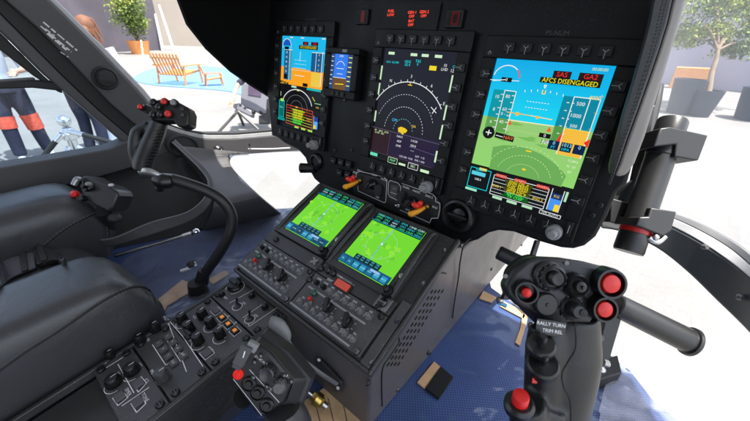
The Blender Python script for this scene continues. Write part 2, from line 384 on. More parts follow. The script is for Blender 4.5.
# torque arc
s.ln(arc(.15,.13,.125,.085,170,10,20),.0013,WHT); s.ln(arc(.15,.13,.125,.085,45,5,8),.0016,(240,70,60)); s.ln([(0.0,.15),(.28,.14)],.0009,WHT)
s.poly([(.11,.125),(.21,.125),(.21,.155),(.11,.155)],BLK); s.tx('0',(.16,.14),.007,WHT); s.ln([(.15,.14),(.03,.155)],.0011,WHT)
# title flags
s.poly([(.555,.055),(.70,.055),(.70,.10),(.555,.10)],(30,8,10)); s.tx('SAS',(.628,.077),.010,RED)
s.poly([(.76,.055),(.94,.055),(.94,.10),(.76,.10)],(30,8,10)); s.tx('GA2',(.85,.077),.010,RED)
s.poly([(.46,.10),(.94,.10),(.94,.135),(.46,.135)],(10,20,6)); s.tx('AFCS DISENGAGED',(.70,.118),.0098,(245,235,30),.92)
s.tx('00:00:00',(.90,.03),.006,(220,230,150))
# pitch marks
s.ln([(.51,.15),(.53,.15),(.52,.17)],.001,WHT,True); s.ln([(.51,.18),(.51,.205),(.535,.205),(.535,.18)],.0012,YEL)
for a in(-3,-2,-1,1,2,3): s.ln([(.52+a*.055,.175+abs(a)*.006),(.52+a*.055+.006,.19+abs(a)*.006)],.0009,WHT)
for k,y in enumerate((.26,.30)): 
    s.dash([(.40+i*.013,y+.004) for i in range(16)],.0009,WHT,2)
s.ln([(.24,.355),(.47,.355)],.0013,(230,190,90)); s.ln([(.47,.355),(.66,.36)],.0012,(240,220,160))
s.poly([(.33,.345),(.36,.345),(.36,.37),(.33,.37)],(240,190,60)); s.poly([(.52,.35),(.545,.35),(.545,.37),(.52,.37)],(240,190,60))
s.tx('0 - - 0',(.24,.372),.007,WHT)
s.ln([(.27,hz0+.002),(.69,hz1+.004)],.0013,(250,235,200))
for x in(.30,.66): s.poly([(x-.02,hz0+.035),(x,hz0),(x+.02,hz0+.035)],(240,90,40))
s.dash([(.27+i*.012,.47) for i in range(34)],.0009,(200,215,120),2)
s.poly([(.59,.455),(.69,.455),(.69,.485),(.59,.485)],BLK); s.tx('0',(.64,.47),.007,WHT)
s.tx('NR',(.66,.51),.010,BLK); s.tx('NR',(.665,.512),.0095,WHT)
for i,t in enumerate(('0','1013','0')):
    x=.735+i*.105; s.poly([(x-.045,.49+.0*i),(x+.045,.49),(x+.045,.55),(x-.045,.55)],(0,30,70)); s.tx(t,(x,.507),.0075,(150,235,250)); s.tx(('FT','HPA','')[i],(x,.535),.006,CY)
s.poly(arc(.12,.52,.06,.045,0,360,28)[:-1],BLK); s.ln([(.09,.52),(.15,.52)],.0016,WHT); s.ln([(.12,.50),(.12,.54)],.0016,WHT)
s.poly([(.19,.505),(.38,.515),(.38,.555),(.19,.545)],BLK); s.ln([(.20,.528),(.27,.532)],.001,WHT); s.tx('NAV',(.325,.532),.0085,(245,120,60))
# terrain fan
fan=[(.20,.615),(.30,.585),(.42,.572),(.54,.575),(.66,.592),(.77,.625),(.86,.665),(.92,.70),(.905,.78),(.22,.78)]
s.poly(fan,(108,172,86)); s.ln(fan[:-1],.0008,(150,210,120))
for r in(.16,.26,.36): s.dash(arc(.55,.79,r*1.0,r*.62,165,15,44),.0009,(190,230,150),2)
s.ln([(.53,.725),(.57,.725)],.0016,YEL); s.ln([(.55,.715),(.55,.735)],.0013,YEL); s.poly([(.52,.588),(.57,.588),(.57,.597),(.52,.597)],YEL)
s.poly([(.12,.79),(.20,.79),(.20,.81),(.12,.81)],YEL)
for i,t in enumerate(('TURN','N  20','60')): s.tx(t,(.93,.60+i*.035),.0055,(225,240,200))
# bottom strip
s.ln([(.03,.80),(.25,.80),(.25,.955),(.03,.955)],.0009,CY,True); s.poly([(.05,.825),(.20,.825),(.20,.855),(.05,.855)],(90,205,225)); s.tx('NAV1',(.13,.812),.006,CY); s.tx('108.0',(.13,.885),.006,WHT)
s.poly([(.02,.965),(.15,.965),(.15,.985),(.02,.985)],(150,230,200))
s.ln([(.29,.815),(.82,.815),(.82,.965),(.29,.965)],.0009,WHT,True)
for i in range(5): s.ln([(.29,.84+i*.026),(.82,.84+i*.026)],.0007,(210,220,215))
for x in(.36,.55,.76): s.poly([(x-.055,.800),(x+.055,.800),(x+.055,.825),(x-.055,.825)],(200,35,25)); s.tx('WARN',(x,.813),.006,(250,190,170))
txs=['ENG OIL P','HYD PRESS','FUEL PRESS','GEN DISC','MGB OIL P','BAT DISC','TR CHIP','DOOR OPEN']
for i in range(7):
    s.poly([(.41+.012*(i%3),.826+i*.0185),(.68-.015*(i%2),.826+i*.0185),(.68-.015*(i%2),.842+i*.0185),(.41+.012*(i%3),.842+i*.0185)],(70,75,8) if i<5 else (10,90,30)); s.tx(txs[i],(.545,.834+i*.0185),.0068,(250,228,30) if i<5 else (80,245,90),1.05)
s.tx('ENG 1',(.345,.895),.006,YEL);s.tx('ENG 2',(.75,.905),.006,YEL)
for i in range(3): s.poly([(.33+i*.15,.97),(.43+i*.15,.97),(.43+i*.15,.99),(.33+i*.15,.99)],(180,225,190))
s.ln([(.85,.80),(.85,.955)],.001,WHT); s.ln([(.95,.80),(.95,.955)],.001,WHT); s.poly([(.855,.87),(.945,.87),(.945,.955),(.855,.955)],(70,150,240)); s.poly([(.905,.905),(.945,.905),(.945,.955),(.905,.955)],YEL); s.poly([(.855,.83),(.945,.83),(.945,.87),(.855,.87)],(20,50,110)); s.tx('KG',(.90,.85),.006,YEL)
s.ln([(.80,.972),(.985,.972),(.985,.995),(.80,.995)],.0008,WHT,True); s.tx('15% AUTO',(.89,.984),.0055,WHT)
s.poly([(.965,.80),(.985,.80),(.985,.87),(.965,.87)],(180,225,190))
def put(b,nm,par): b.v=[PM@q for q in b.v]; return obj(nm,b,par)
put(sb,'screen',dr)
# ---- centre display
dc=display('display_unit','centre tall display with dark navigation map and white compass arc',CXc,CZc,W,H)
sb=screen_base(dc,0,0,W,H); s=Scr(sb,uv(0,0,W,H),XP,YP,NP,0)
s.poly([(0,0),(1,0),(1,.70),(0,.70)],(13,13,28)); s.poly([(0,.70),(.30,.70),(.30,.93),(0,.93)],(38,14,24)); s.poly([(.30,.70),(1,.70),(1,.93),(.30,.93)],(30,18,52))
PAL=(205,235,195)
for x in(.08,.40,.55,.72): s.poly([(x,.03),(x+.09,.03),(x+.09,.052),(x,.052)],PAL)
for (u,y0,y1) in((.0,.15,.27),(.0,.30,.40),(.97,.17,.30),(.97,.40,.52),(.97,.56,.68),(.0,.55,.65),(.965,.78,.88)): s.poly([(u,y0),(u+.022,y0),(u+.022,y1),(u,y1)],PAL)
s.tx('1013  0.0 NM',(.16,.115),.006,CY); s.tx('HDG',(.38,.10),.007,CY); s.tx('GS 0',(.38,.125),.007,CY); s.tx('TAS',(.52,.09),.0075,CY); s.tx('0',(.52,.115),.007,CY)
s.poly([(.68,.115),(.77,.115),(.77,.15),(.68,.15)],(235,215,20)); s.tx('10',(.87,.105),.0075,WHT); s.tx('LHD',(.87,.135),.0075,WHT); s.tx('12',(.965,.14),.008,WHT); s.tx('C',(.975,.11),.007,CY)
cx,cy=.47,.68
def rr(r): return r, r*W/H
s.ln(arc(cx,cy,.56,.42,152,35,40),.0014,WHT)
for k in range(13):
    a=150-k*9.2; r0=.56; r1=.54 if k%3 else .52
    s.ln([(cx+r0*math.cos(math.radians(a)),cy-.42*math.sin(math.radians(a))),(cx+(r0+.025)*math.cos(math.radians(a)),cy-(.42+.02)*math.sin(math.radians(a)))],.0011,WHT)
for a,t in((118,'N'),(90,'3'),(62,'6'),(38,'E'),(145,'33')): s.tx(t,(cx+.61*math.cos(math.radians(a)),cy-.465*math.sin(math.radians(a))),.0085,WHT)
s.dash(arc(cx,cy,.42,.315,160,20,56),.0009,(200,205,215),2); s.dash(arc(cx,cy,.28,.21,178,-2,50),.0010,(205,210,220),2); s.dash(arc(cx,cy,.14,.105,180,0,26),.0009,(120,190,200),2)
s.ln([(.47,.265),(.47,.285)],.0014,YEL); s.ln([(.44,.285),(.50,.285)],.0012,YEL)
s.poly([(.40,.66),(.44,.645),(.50,.65),(.54,.665),(.52,.69),(.46,.70),(.41,.695)],(235,200,30)); s.poly([(.44,.69),(.50,.70),(.48,.715)],(235,200,30)); s.tx('OM',(.33,.60),.009,(60,190,235)); s.tx('GA',(.62,.62),.007,YEL)
s.ln([(.80,.435),(.88,.475)],.0013,WHT); s.ln([(.87,.43),(.83,.485)],.0013,WHT)
s.ln([(0,.70),(1,.72)],.0006,(110,110,130)); s.ln([(.0,.93),(.96,.93)],.0005,(110,80,110)); s.ln([(.30,.70),(.30,.93)],.0005,(100,90,120)); s.ln([(.60,.80),(1,.82)],.0005,(120,110,160))
s.tx('FP    BRG   DTK',(.16,.725),.0058,(210,235,180)); s.tx('0 NM   000',(.13,.745),.0055,(210,235,180))
for i,(a,c_) in enumerate((('NAV1','110.50'),('ADF','320.0'),('DME','---.-'))): s.tx(a,(.45,.735+i*.042),.0065,WHT); s.tx(c_,(.66,.745+i*.042),.0065,WHT)
s.tx('CRS 000  VOR   FMS 1 000',(.67,.905),.0058,(215,215,235)); s.tx('SAT  +15',(.78,.87),.006,(215,215,235))
s.poly([(.03,.94),(.15,.94),(.15,.97),(.03,.97)],(100,220,180)); s.ln([(.33,.94),(.47,.94),(.47,.99),(.33,.99)],.0009,PAL,True); s.tx('MAP',(.40,.965),.008,(120,235,160)); s.poly([(.50,.965),(.60,.965),(.60,.985),(.50,.985)],PAL); s.ln([(.64,.94),(.78,.94),(.78,.99),(.64,.99)],.0009,WHT,True); s.tx('SEC',(.71,.965),.0078,PAL); s.poly([(.82,.965),(.94,.965),(.94,.99),(.82,.99)],PAL)
put(sb,'screen',dc)
# ---- left display
dl=display('display_unit','left tall display split between blue and orange horizon and dark map',CXl,CZl,W,H)
sb=screen_base(dl,CXl,CZl,W,H); s=Scr(sb,uv(CXl,CZl,W,H),XP,YP,NP,0)
s.poly([(0,0),(1,0),(1,.345),(0,.345)],(25,185,235)); s.poly([(0,.32),(1,.335),(1,.52),(0,.52)],(250,165,30)); s.poly([(0,.51),(1,.51),(1,.54),(0,.54)],BLK)
s.poly([(.07,.14),(.20,.14),(.20,.46),(.07,.46)],(25,95,140)); s.poly([(.20,.14),(.26,.14),(.26,.46),(.20,.46)],(60,160,190)); s.ln([(.20,.14),(.20,.46)],.0014,WHT); s.ln([(.07,.14),(.26,.14)],.0014,WHT)
s.poly([(.70,.15),(.95,.15),(.95,.34),(.70,.34)],(20,90,140)); s.poly([(.72,.345),(.92,.345),(.92,.49),(.72,.49)],(235,200,70)); s.ln([(.80,.15),(.80,.34)],.0014,WHT); s.ln([(.93,.14),(.93,.48)],.002,WHT); s.ln([(.70,.15),(1,.15)],.0012,WHT)
for i in range(6): s.tx(('60','50','40','30','20','10')[i],(.13,.17+i*.05),.007,WHT); s.tx('-2',(.86,.17+i*.05),.007,WHT) if i<4 else 0
s.poly(arc(.13,.10,.10,.07,180,0,12),(20,90,190)); s.ln(arc(.13,.10,.10,.07,200,-20,16),.0013,WHT); s.poly([(.08,.11),(.18,.11),(.18,.14),(.08,.14)],BLK)
s.poly([(.50,.05),(.62,.05),(.62,.085),(.50,.085)],(40,10,10)); s.tx('SAS',(.56,.068),.008,RED); s.poly([(.68,.05),(.83,.05),(.83,.085),(.68,.085)],(40,10,10)); s.tx('GA2',(.755,.068),.008,RED); s.poly([(.42,.088),(.83,.088),(.83,.125),(.42,.125)],(20,30,5)); s.tx('AFCS DISENGAGED',(.625,.106),.0085,YEL,.85)
for x in(.2,.45,.9): s.poly([(x,.01),(x+.07,.01),(x+.07,.02),(x,.02)],(240,220,200))
s.ln([(.46,.15),(.46,.25)],.0012,WHT)
for i in range(3): s.dash([(.34+k*.02,.24+i*.04) for k in range(14)],.001,WHT,2)
s.ln([(.36,.40),(.58,.40)],.0012,WHT); s.dash([(.26+k*.02,.345) for k in range(24)],.001,WHT,2)
s.poly([(.1,.40),(.18,.40),(.18,.45),(.1,.45)],BLK); s.poly([(.56,.47),(.67,.47),(.67,.505),(.56,.505)],BLK); s.poly([(0,.475),(.22,.49),(.22,.515),(0,.50)],(40,40,25)); s.tx('NAV  HSI',(.12,.497),.006,YEL)
s.poly([(.66,.51),(.97,.51),(.97,.535),(.66,.535)],(0,180,170)); s.poly([(.30,.515),(.42,.515),(.42,.535),(.30,.535)],(190,225,200))
c0=(.45,.75)
s.ln(arc(c0[0],c0[1],.36,.20,160,15,30),.0018,WHT); s.ln(arc(c0[0],c0[1],.25,.14,190,-10,30),.0007,(130,140,130)); s.ln(arc(c0[0],c0[1],.14,.08,200,-20,24),.0007,(120,130,120)); s.poly([(.43,.735),(.48,.735),(.48,.75),(.43,.75)],(190,220,60))
s.poly([(.44,.555),(.49,.555),(.49,.565),(.44,.565)],YEL); s.ln([(.80,.60),(.86,.64)],.0016,(240,220,60))
s.ln([(.86,.66),(1,.66)],.0012,(150,235,170)); s.tx('14.0',(.92,.70),.007,YEL); s.ln([(.05,.65),(.05,.60)],.0014,PAL)
s.poly([(.02,.70),(.15,.70),(.15,.89),(.02,.89)],(0,105,100)); s.poly([(.05,.68),(.13,.68),(.13,.71),(.05,.71)],(190,230,60)); s.ln([(.02,.70),(.15,.70),(.15,.89),(.02,.89)],.001,CY,True); s.poly([(.0,.90),(.18,.90),(.18,.93),(0,.93)],(0,150,140)); s.tx('NAV 1',(.085,.78),.006,(150,250,220))
for k in range(8): s.ln([(.22,.735+k*.03),(.84,.75+k*.03)],.0011,(215,60,40) if k<3 else (200,190,60))
s.ln([(.22,.735),(.84,.75),(.84,.96),(.22,.945)],.001,(230,90,60),True)
for k in range(6): s.poly([(.36+.02*(k%2),.765+k*.028),(.66-.03*(k%3),.77+k*.028),(.66-.03*(k%3),.79+k*.028),(.36+.02*(k%2),.785+k*.028)],(150,170,10) if k<4 else (60,170,40)); s.tx(txs[k],(.51,.778+k*.028),.0078,(255,240,30) if k<4 else (110,255,90))
s.tx('ENG1',(.28,.86),.006,(240,120,30)); s.tx('ENG2',(.77,.85),.006,(240,120,30))
s.poly([(.89,.80),(.97,.80),(.97,.85),(.89,.85)],(30,60,150)); s.poly([(.89,.85),(.97,.85),(.97,.93),(.89,.93)],(90,170,240)); s.poly([(.89,.89),(.93,.89),(.93,.93),(.89,.93)],YEL); s.ln([(.88,.79),(.88,.94)],.001,WHT)
for k in range(3): s.poly([(.45+.16*k,.955),(.55+.16*k,.955),(.55+.16*k,.975),(.45+.16*k,.975)],(170,225,90))
put(sb,'screen',dl)
# ---- small standby display
x0,z0=PF((339,55));x1,z1=PF((360.5,57));x2,z2=PF((336.5,89))
wS=x1-x0;hS=(z0-z2); sx_,sz_=(x0+x1)/2,(z0+z2)/2
b=B(PANELM); m_=.014
for (a,c_,d,e) in ((sx_-wS/2-m_,sz_-hS/2-.016,sx_+wS/2+m_,sz_-hS/2),(sx_-wS/2-m_,sz_+hS/2,sx_+wS/2+m_,sz_+hS/2+.012),(sx_-wS/2-m_,sz_-hS/2,sx_-wS/2,sz_+hS/2),(sx_+wS/2,sz_-hS/2,sx_+wS/2+m_,sz_+hS/2)):
    b.prism([V((a,-.0005,c_)),V((d,-.0005,c_)),V((d,-.0005,e)),V((a,-.0005,e))],(0,-.022,0))
ds=obj('standby_display',b,panel,True,bevel=.002)
sb=screen_base(ds,sx_,sz_,wS,hS); 
sb.v=[q+V((0,-.015,0)) for q in sb.v]
s=Scr(sb,uv(sx_,sz_,wS,hS,-.0202),XP,YP,NP,0)
s.poly([(0,0),(1,0),(1,.66),(0,.66)],(40,120,235)); s.poly([(0,.66),(1,.66),(1,1),(0,1)],(105,70,15)); s.poly([(0,0),(.17,0),(.17,1),(0,1)],(25,60,110)); s.poly([(.78,0),(1,0),(1,1),(.78,1)],(35,60,100))
for k in range(7): s.ln([(.02,.08+k*.13),(.13,.08+k*.13)],.0012,WHT); s.ln([(.82,.08+k*.13),(.97,.08+k*.13)],.0018,(220,225,150))
s.ln(arc(.48,.42,.22,.22,150,30,10),.001,WHT); s.ln([(.3,.40),(.65,.40)],.001,WHT); s.ln([(.34,.55),(.62,.55)],.001,WHT); s.ln([(.3,.85),(.7,.83)],.0016,YEL); s.ln([(.17,.66),(.78,.66)],.001,WHT); s.tx('STBY',(.5,.06),.006,WHT)
put(sb,'screen',ds)
kb=B(KEYM); kb.box((sx_+.008,-.022,sz_+hS/2+.006),(.012,.003,.005),mt=GREYK); put(kb,'mode_key',ds)
for k in(-1,0,1):
    kb=B(KEYM); kb.box((sx_+k*.014,-.0235,sz_-hS/2-.008),(.010,.004,.007)); put(kb,'mode_key',ds)
# caution legends on the top band
def lbox(c_,w,h,y,mt): 
    b=B(PANELM); b.box((c_[0],y,c_[1]),(w,.004,h)); return b
y_=-.003
for (px,py_,w,h) in((363,17,.030,.026),(455,19,.030,.026)):
    x,z=PF((px,py_),-.002); b=B(PANELM); b.box((x,-.002,z),(w,.006,h)); b.pline([V((x-w*.42,-.0053,z-h*.4)),V((x+w*.42,-.0053,z-h*.4)),V((x+w*.42,-.0053,z+h*.4)),V((x-w*.42,-.0053,z+h*.4))],.0006,NP,mat('engraved_grey',.06,.6),True)
    ww=w*.3 if px<400 else w*.45
    b.add([V((x+.002-ww/2,-.0054,z-h*.35)),V((x+.002+ww/2,-.0054,z-h*.35)),V((x+.002+ww/2,-.0054,z+h*.35)),V((x+.002-ww/2,-.0054,z+h*.35))],[(0,1,2,3)],emis((80,8,8)))
    if px>400: b.add([V((x+.002-ww*.3,-.0055,z-h*.25)),V((x+.002+ww*.3,-.0055,z-h*.25)),V((x+.002+ww*.3,-.0055,z+h*.25)),V((x+.002-ww*.3,-.0055,z+h*.25))],[(0,1,2,3)],emis((22,8,10)))
    obj('warning_light',b,panel,True,bevel=.0008)
x,z=PF((410,18),-.001); b=B(PANELM); b.box((x,-.001,z),(.115,.004,.044))
for px,py_,t in((391,13,('FUEL','LOW')),(412,14.5,('GEN 1','OFF')),(424,14,('GEN 2','OFF')),(411,23,('BAT','OFF'))):
    x,z=PF((px,py_),-.003)
    for k,tt in enumerate(t): text(b,tt,V((x,-.0034,z+.003-k*.0060)),XP,YP,.0062,emis((255,75,45),1.8),1.05,bold=.04)
obj('caution_legend_panel',b,panel,True,bevel=.0006)
# faint engraved mark over right display and left one
b=B(mat('engraved_grey',.06,.6))
x,z=PF((557,33),-.002); text(b,'PS-NUM',V((x,-.0006,z)),XP,YP,.0085,b.mats[0]); obj('engraved_legend',b,panel,True); b=B(mat('engraved_grey',.06,.6)); x,z=PF((310,20),-.002); text(b,'PS-NUM',V((x,-.0006,z)),XP,YP,.009,b.mats[0]); obj('engraved_legend',b,panel,True)
# six square buttons
cc=crop(300,130,3.005)
for (u,v_) in((103,92),(126,97),(149,103),(122,128),(146,134)):
    x,z=PF(cc(u,v_),-.003); b=B(KEYM); b.box((x,-.004,z),(.015,.010,.015)); b.line((x-.004,-.0093,z),(x+.004,-.0093,z),.001,NP,MARK); obj('push_button',b,panel,True,bevel=.0012)
# round blank knob and side vent
x,z=PF(cc(52,93)); b=B(KNOB); b.lathe([(.019,0),(.019,.006),(.016,.010),(.012,.011),(.011,.006),(0,.006)],V((x,0,z)),(0,-1,0),32); obj('air_vent',b,panel,True)
p0=P3(cc(36,118),0);b=B(KNOB); b.cyl(p0+V((.01,-.0,.005)),p0+V((-.02,-.02,.0)),.011,.012,24,bev=.002); obj('side_air_nozzle',b,panel,True)
x,z=PF(cc(480,255)); b=B(KNOB); b.lathe([(.030,0),(.031,.008),(.028,.014),(.024,.016),(.020,.008),(.018,-.004),(0,-.004)],V((x,0,z)),(0,-1,0),40); b.lathe([(.017,0),(.012,.008),(.004,.010),(0,.010)],V((x,.003,z)),(0,-1,0),24); b.box((x,-.010,z),(.036,.004,.004)); obj('air_vent',b,panel,True)
# engine switch panel
WL=mat('switch_outline',.6,.5)
b=B(mat('switch_plate',.009,.5,bump=.2,bscale=1200)); pl=[P3(q,-.001) for q in [(353,171),(391,181),(437,196),(441,203),(441,216),(433,219),(430,226),(396,212),(355,194),(352,180)]]
b.prism(pl,(0,-.003,0)); sw=obj('engine_switch_plate',b,panel,True,bevel=.0008)
b=B(WL)
c5=crop(350,170,6.01)
def tr(pts,w=.0012,closed=False): b.pline([P3(c5(*q),-.0045) for q in pts],w,NP,None,closed)
tr([(48,95),(48,125),(205,197),(215,190),(222,60),(200,40),(60,8),(38,18),(36,45)])
tr([(240,62),(288,78),(305,100),(300,170),(285,182),(238,160),(228,140),(232,75)],closed=True)
tr([(310,80),(495,145),(515,165),(515,190),(540,200),(540,240),(528,290),(490,290),(478,318),(440,300),(300,240)])
put(b,'outline_marking',sw)
b=B(WHITE)
for t,p in(('ENG 1',(60,5)),('MAIN',(145,30)),('FADEC',(205,58)),('OFF',(165,165)),('TRAIN',(335,105)),('FADEC',(400,130)),('ENG 2',(475,160)),('OFF',(345,240)),('IDLE',(510,225)),('IDLE',(30,15))):
    text(b,t,P3(c5(*p),-.0046),XP,YP,.0055,WHITE)
put(b,'printed_legend',sw)
for (p,g) in(((265,130),0),):
    q=P3(c5(*p),-.004); k=B(mat('window_grey',.05,.4)); k.box(q,(.017,.003,.024)); k.line(q+V((-.008,-.0018,-.003)),q+V((.008,-.0018,-.003)),.0006,NP,WHITE); k.box(q+V((0,-.0005,.006)),(.006,.003,.001),mt=MARK); put(k,'selector_window',sw)
for p in((140,85),(375,190)):
    q=P3(c5(*p),-.004); k=B(KNOB); k.lathe([(.011,0),(.011,.007),(.009,.009),(.007,.018),(.006,.019)],q,(0,-1,0),24); k.box(q+V((0,-.018,0)),(.004,.006,.018),MX.Rotation(.5,3,'Y')); put(k,'rotary_switch',sw)
for p in((180,120),(315,160)):
    q=P3(c5(*p),-.004); k=B(mat('guard_grey',.05,.35)); k.box(q+V((0,-.006,0)),(.009,.012,.020),MX.Rotation(.35,3,'X')); k.box(q+V((0,-.012,.004)),(.006,.006,.012),MX.Rotation(.5,3,'X')); put(k,'switch_guard',sw)
YELB=mat('yellow_lever',(.85,.36,.01),.4);REDM=mat('red_lever',(.75,.03,.015),.4)
for p in((40,70),(435,225)):
    q=P3(c5(*p),-.004); k=B(REDM); k.tube([q,q+V((-.002,-.010,.003)),q+V((-.004,-.018,.006))],[.004,.005,.006],10,REDM); k.ball(q+V((-.004,-.020,.007)),.0068,REDM,(1.3,1,.8)); k.ball(q+V((.003,-.016,.012)),.005,REDM)
    k.tube([q+V((.008,-.004,.004)),q+V((.002,-.018,-.004)),q+V((-.006,-.026,-.010))],[.003,.0045,.0058],10,YELB); k.ball(q+V((-.006,-.026,-.010)),.0062,YELB,(1.1,1,.9)); k.ball(q+V((.011,-.003,.006)),.005,mat('lever_brass',(.35,.22,.08),.3,metal=.8)); put(k,'engine_lever',sw)
for p in((295,215),(350,195)):
    q=P3(c5(*p),-.004); k=B(STEEL); k.lathe([(.003,0),(.003,.003),(.0015,.003),(.0015,.009),(.0022,.012),(0,.0125)],q,(0,-1,.2),10); put(k,'toggle_switch',sw)
# panel screws
for q in((300,30),(345,100),(352,150),(470,205),(592,215),(455,228),(600,205),(335,150)):
    x,z=PF(q); b=B(KNOB); b.lathe([(.004,0),(.004,.0012),(.003,.002),(0,.002)],V((x,-.001,z)),(0,-1,0),14); obj('panel_screw',b,panel,True)

#==================================================================== CENTRE PEDESTAL
SO=V((0,-.18959,-.22855)); SV=V((0,.89899,.43797)); SN=V((0,-.43797,.89899))
def S3(p,t=0): return onplane(p,SO+SN*t,SN)
ped=thing('centre_pedestal','grey centre pedestal with two green map displays and vented side wall','pedestal',(0,-.1,-.41))
XL,XR=-.176,.165
def SP(x,s,t=0): return V((x,0,0))+SO+SV*s+SN*t
b=B(SIDE)
# body: side profile in y,z pushed across x
topA=SP(0,-.114,-.006); topB=SP(0,.126,-.006)
prof=[V((XL+.004,topA.y,topA.z)),V((XL+.004,topA.y-.002,-.409)),V((XL+.004,.62,-.409)),V((XL+.004,.62,-.205)),V((XL+.004,topB.y+.035,-.205)),V((XL+.004,topB.y+.004,topB.z-.012)),V((XL+.004,topB.y,topB.z))]
b.prism(prof,(XR-XL-.008,0,0)); pb=obj('pedestal_body',b,ped,bevel=.004)
# top plate with overhanging rim
b=B(CONSD)
for (xa,xb,sa,sb_) in((XL,XL+.006,-.118,.130),(XR-.006,XR,-.118,.130),(XL+.006,XR-.006,-.118,-.112)):
    b.prism([SP(xa,sa,-.010),SP(xb,sa,-.010),SP(xb,sb_,-.010),SP(xa,sb_,-.010)],SN*.012)
b.prism([SP(XL+.006,-.112,-.010),SP(XR-.006,-.112,-.010),SP(XR-.006,.130,-.010),SP(XL+.006,.130,-.010)],SN*.0075)
rim=obj('top_plate',b,ped,bevel=.002)
# rail on the right between keypads and edge
b=B(CONS); 
b.prism([SP(.142,-.112,-.002),SP(.158,-.112,-.002),SP(.158,-.005,-.002),SP(.142,-.005,-.002)],SN*.004); obj('edge_rail',b,ped,bevel=.001)
# touch displays
XS=V((1,0,0))
def gtn(px4,lab):
    q=[S3(p,.008) for p in px4]; xa=(q[0].x+q[3].x)/2;xb=(q[1].x+q[2].x)/2
    ss=[(w-SO).dot(SV) for w in q]; sa=(ss[2]+ss[3])/2;sb2=(ss[0]+ss[1])/2
    return xa,xb,sa,sb2
gl=gtn([(327,186),(365,206),(323,249),(283,228)],'l');gr=gtn([(377,211),(427,232),(390,286),(336,264)],'r')
print('GTN',gl,gr)
def navunit(xa,xb,sa,sb2,label,glare=False):
    b=B(CONSD); mx=.017;T=.010; x0,x1,s0,s1=xa-mx,xb+mx,sa-.012,sb2+.006
    for (a,c_,d,e) in((x0,x1,s0,sa),(x0,x1,sb2,s1),(x0,xa,sa,sb2),(xb,x1,sa,sb2)):
        b.prism([SP(a,d,-.001),SP(c_,d,-.001),SP(c_,e,-.001),SP(a,e,-.001)],SN*T)
    # raised curved side grips
    for xx,sg in((x0+.004,1),(x1-.004,-1)):
        b.tube([SP(xx,s0+.004,T-.001),SP(xx,sa+.4*(sb2-sa),T+.002),SP(xx+sg*.003,sb2-.01,T+.0015),SP(xx,s1-.004,T-.001)],.0035,8)
    o=obj('touch_display',b,ped,bevel=.0015); o['label']=label
    k=B(mat('gloss_black',.004,.15)); k.prism([SP(xa,sa,0),SP(xb,sa,0),SP(xb,sb2,0),SP(xa,sb2,0)],SN*.0075)
    w=xb-xa;h=sb2-sa; mg=.003
    fn=lambda p:SP(xa+mg*.6+p[0]*(w-mg*1.2),sb2-mg*.4-p[1]*(h-mg*.8),.0077)
    s=Scr(k,fn,XS,SV,SN,0)
    s.poly([(0,0),(1,0),(1,1),(0,1)],(116,218,48))
    for i in range(26):
        x=random.uniform(.02,.9);y=random.uniform(.18,.75);r=random.uniform(.02,.08)
        s.poly([(x+r*math.cos(a)*random.uniform(.5,1.2),min(.8,y+r*.8*math.sin(a)*random.uniform(.5,1.2))) for a in [j*math.pi/4 for j in range(8)]],(140,230,50) if i%3 else (100,198,58))
    s.poly([(0,0),(1,0),(1,.17),(0,.17)],(4,26,36)); s.poly([(.02,.01),(.2,.01),(.2,.05),(.02,.05)],(10,90,50)); s.poly([(.78,.01),(.97,.01),(.97,.05),(.78,.05)],(12,80,60))
    for i in range(6):
        for j in range(3):
            s.tx(random.choice(['118.00','NAV','COM','124.5','XPDR','IDENT','MENU']),(.10+i*.165,.030+j*.050),.0062,random.choice([(70,230,130),(120,235,240),(60,200,210),(210,240,240)]))
    s.ln([(0,.155),(1,.155)],.0008,(0,190,200))
    s.ln([(.50,.18),(.47,.45),(.50,.80)],.0011,(150,185,225)); s.ln(arc(.49,.5,.27,.23,0,360,30),.0007,(170,215,160)); s.poly([(.47,.50),(.49,.44),(.51,.50),(.49,.49)],(240,250,255)); s.dash([(.49+.02*math.sin(i),.2+i*.02) for i in range(28)],.0009,(90,140,220),2)
    for i in range(9): 
        x=random.uniform(.08,.92);y=random.uniform(.2,.7); s.poly([(x,y),(x+.02,y+.018),(x,y+.036),(x-.02,y+.018)],(150,205,150))
    s.poly([(0,.86),(1,.86),(1,1),(0,1)],(20,85,120)); s.poly([(.22,.775),(.74,.775),(.74,.87),(.22,.87)],(8,40,48))
    for i in range(5):
        for j in range(2): s.tx(random.choice(['GS 0','TRK','NM','360','ETE']),(.28+i*.10,.80+j*.04),.0045,(90,220,230))
    for i in range(7):
        x=.02+i*.14; s.poly([(x,.895),(x+.10,.895),(x+.10,.985),(x,.985)],random.choice([(10,60,85),(40,150,190),(20,110,150)])); s.tx(random.choice(['HOME','BACK','FPL','MAP']),(x+.05,.94),.0042,(170,240,250))
    s.poly([(.62,.885),(.80,.885),(.80,.92),(.62,.92)],(150,190,235))
    obj('screen',k,o)
    # two round buttons and a knob at the lower right corner
    for j in range(2):
        k=B(KNOB); k.lathe([(.0042,0),(.0042,.003),(.003,.004),(0,.004)],SP(xb+.009,sa+.012+j*.016,.009),SN,14,mt=STEEL if j else KNOB); obj('round_button',k,o)
    k=B(KNOB); k.lathe([(.0085,0),(.0085,.008),(.0078,.010),(.0055,.0105),(.005,.018),(.004,.019)],SP(xb+.006,sa-.005,.008),SN,24)
    for j in range(16):
        a=2*math.pi*j/16; k.box(SP(xb+.006+math.cos(a)*.0085,sa-.005+math.sin(a)*.0085,.0125),(.0012,.0012,.007))
    obj('tuning_knob',k,o)
    return o
navunit(*gl,'left green map display on the centre pedestal'); navunit(*gr,'right green map display on the centre pedestal')
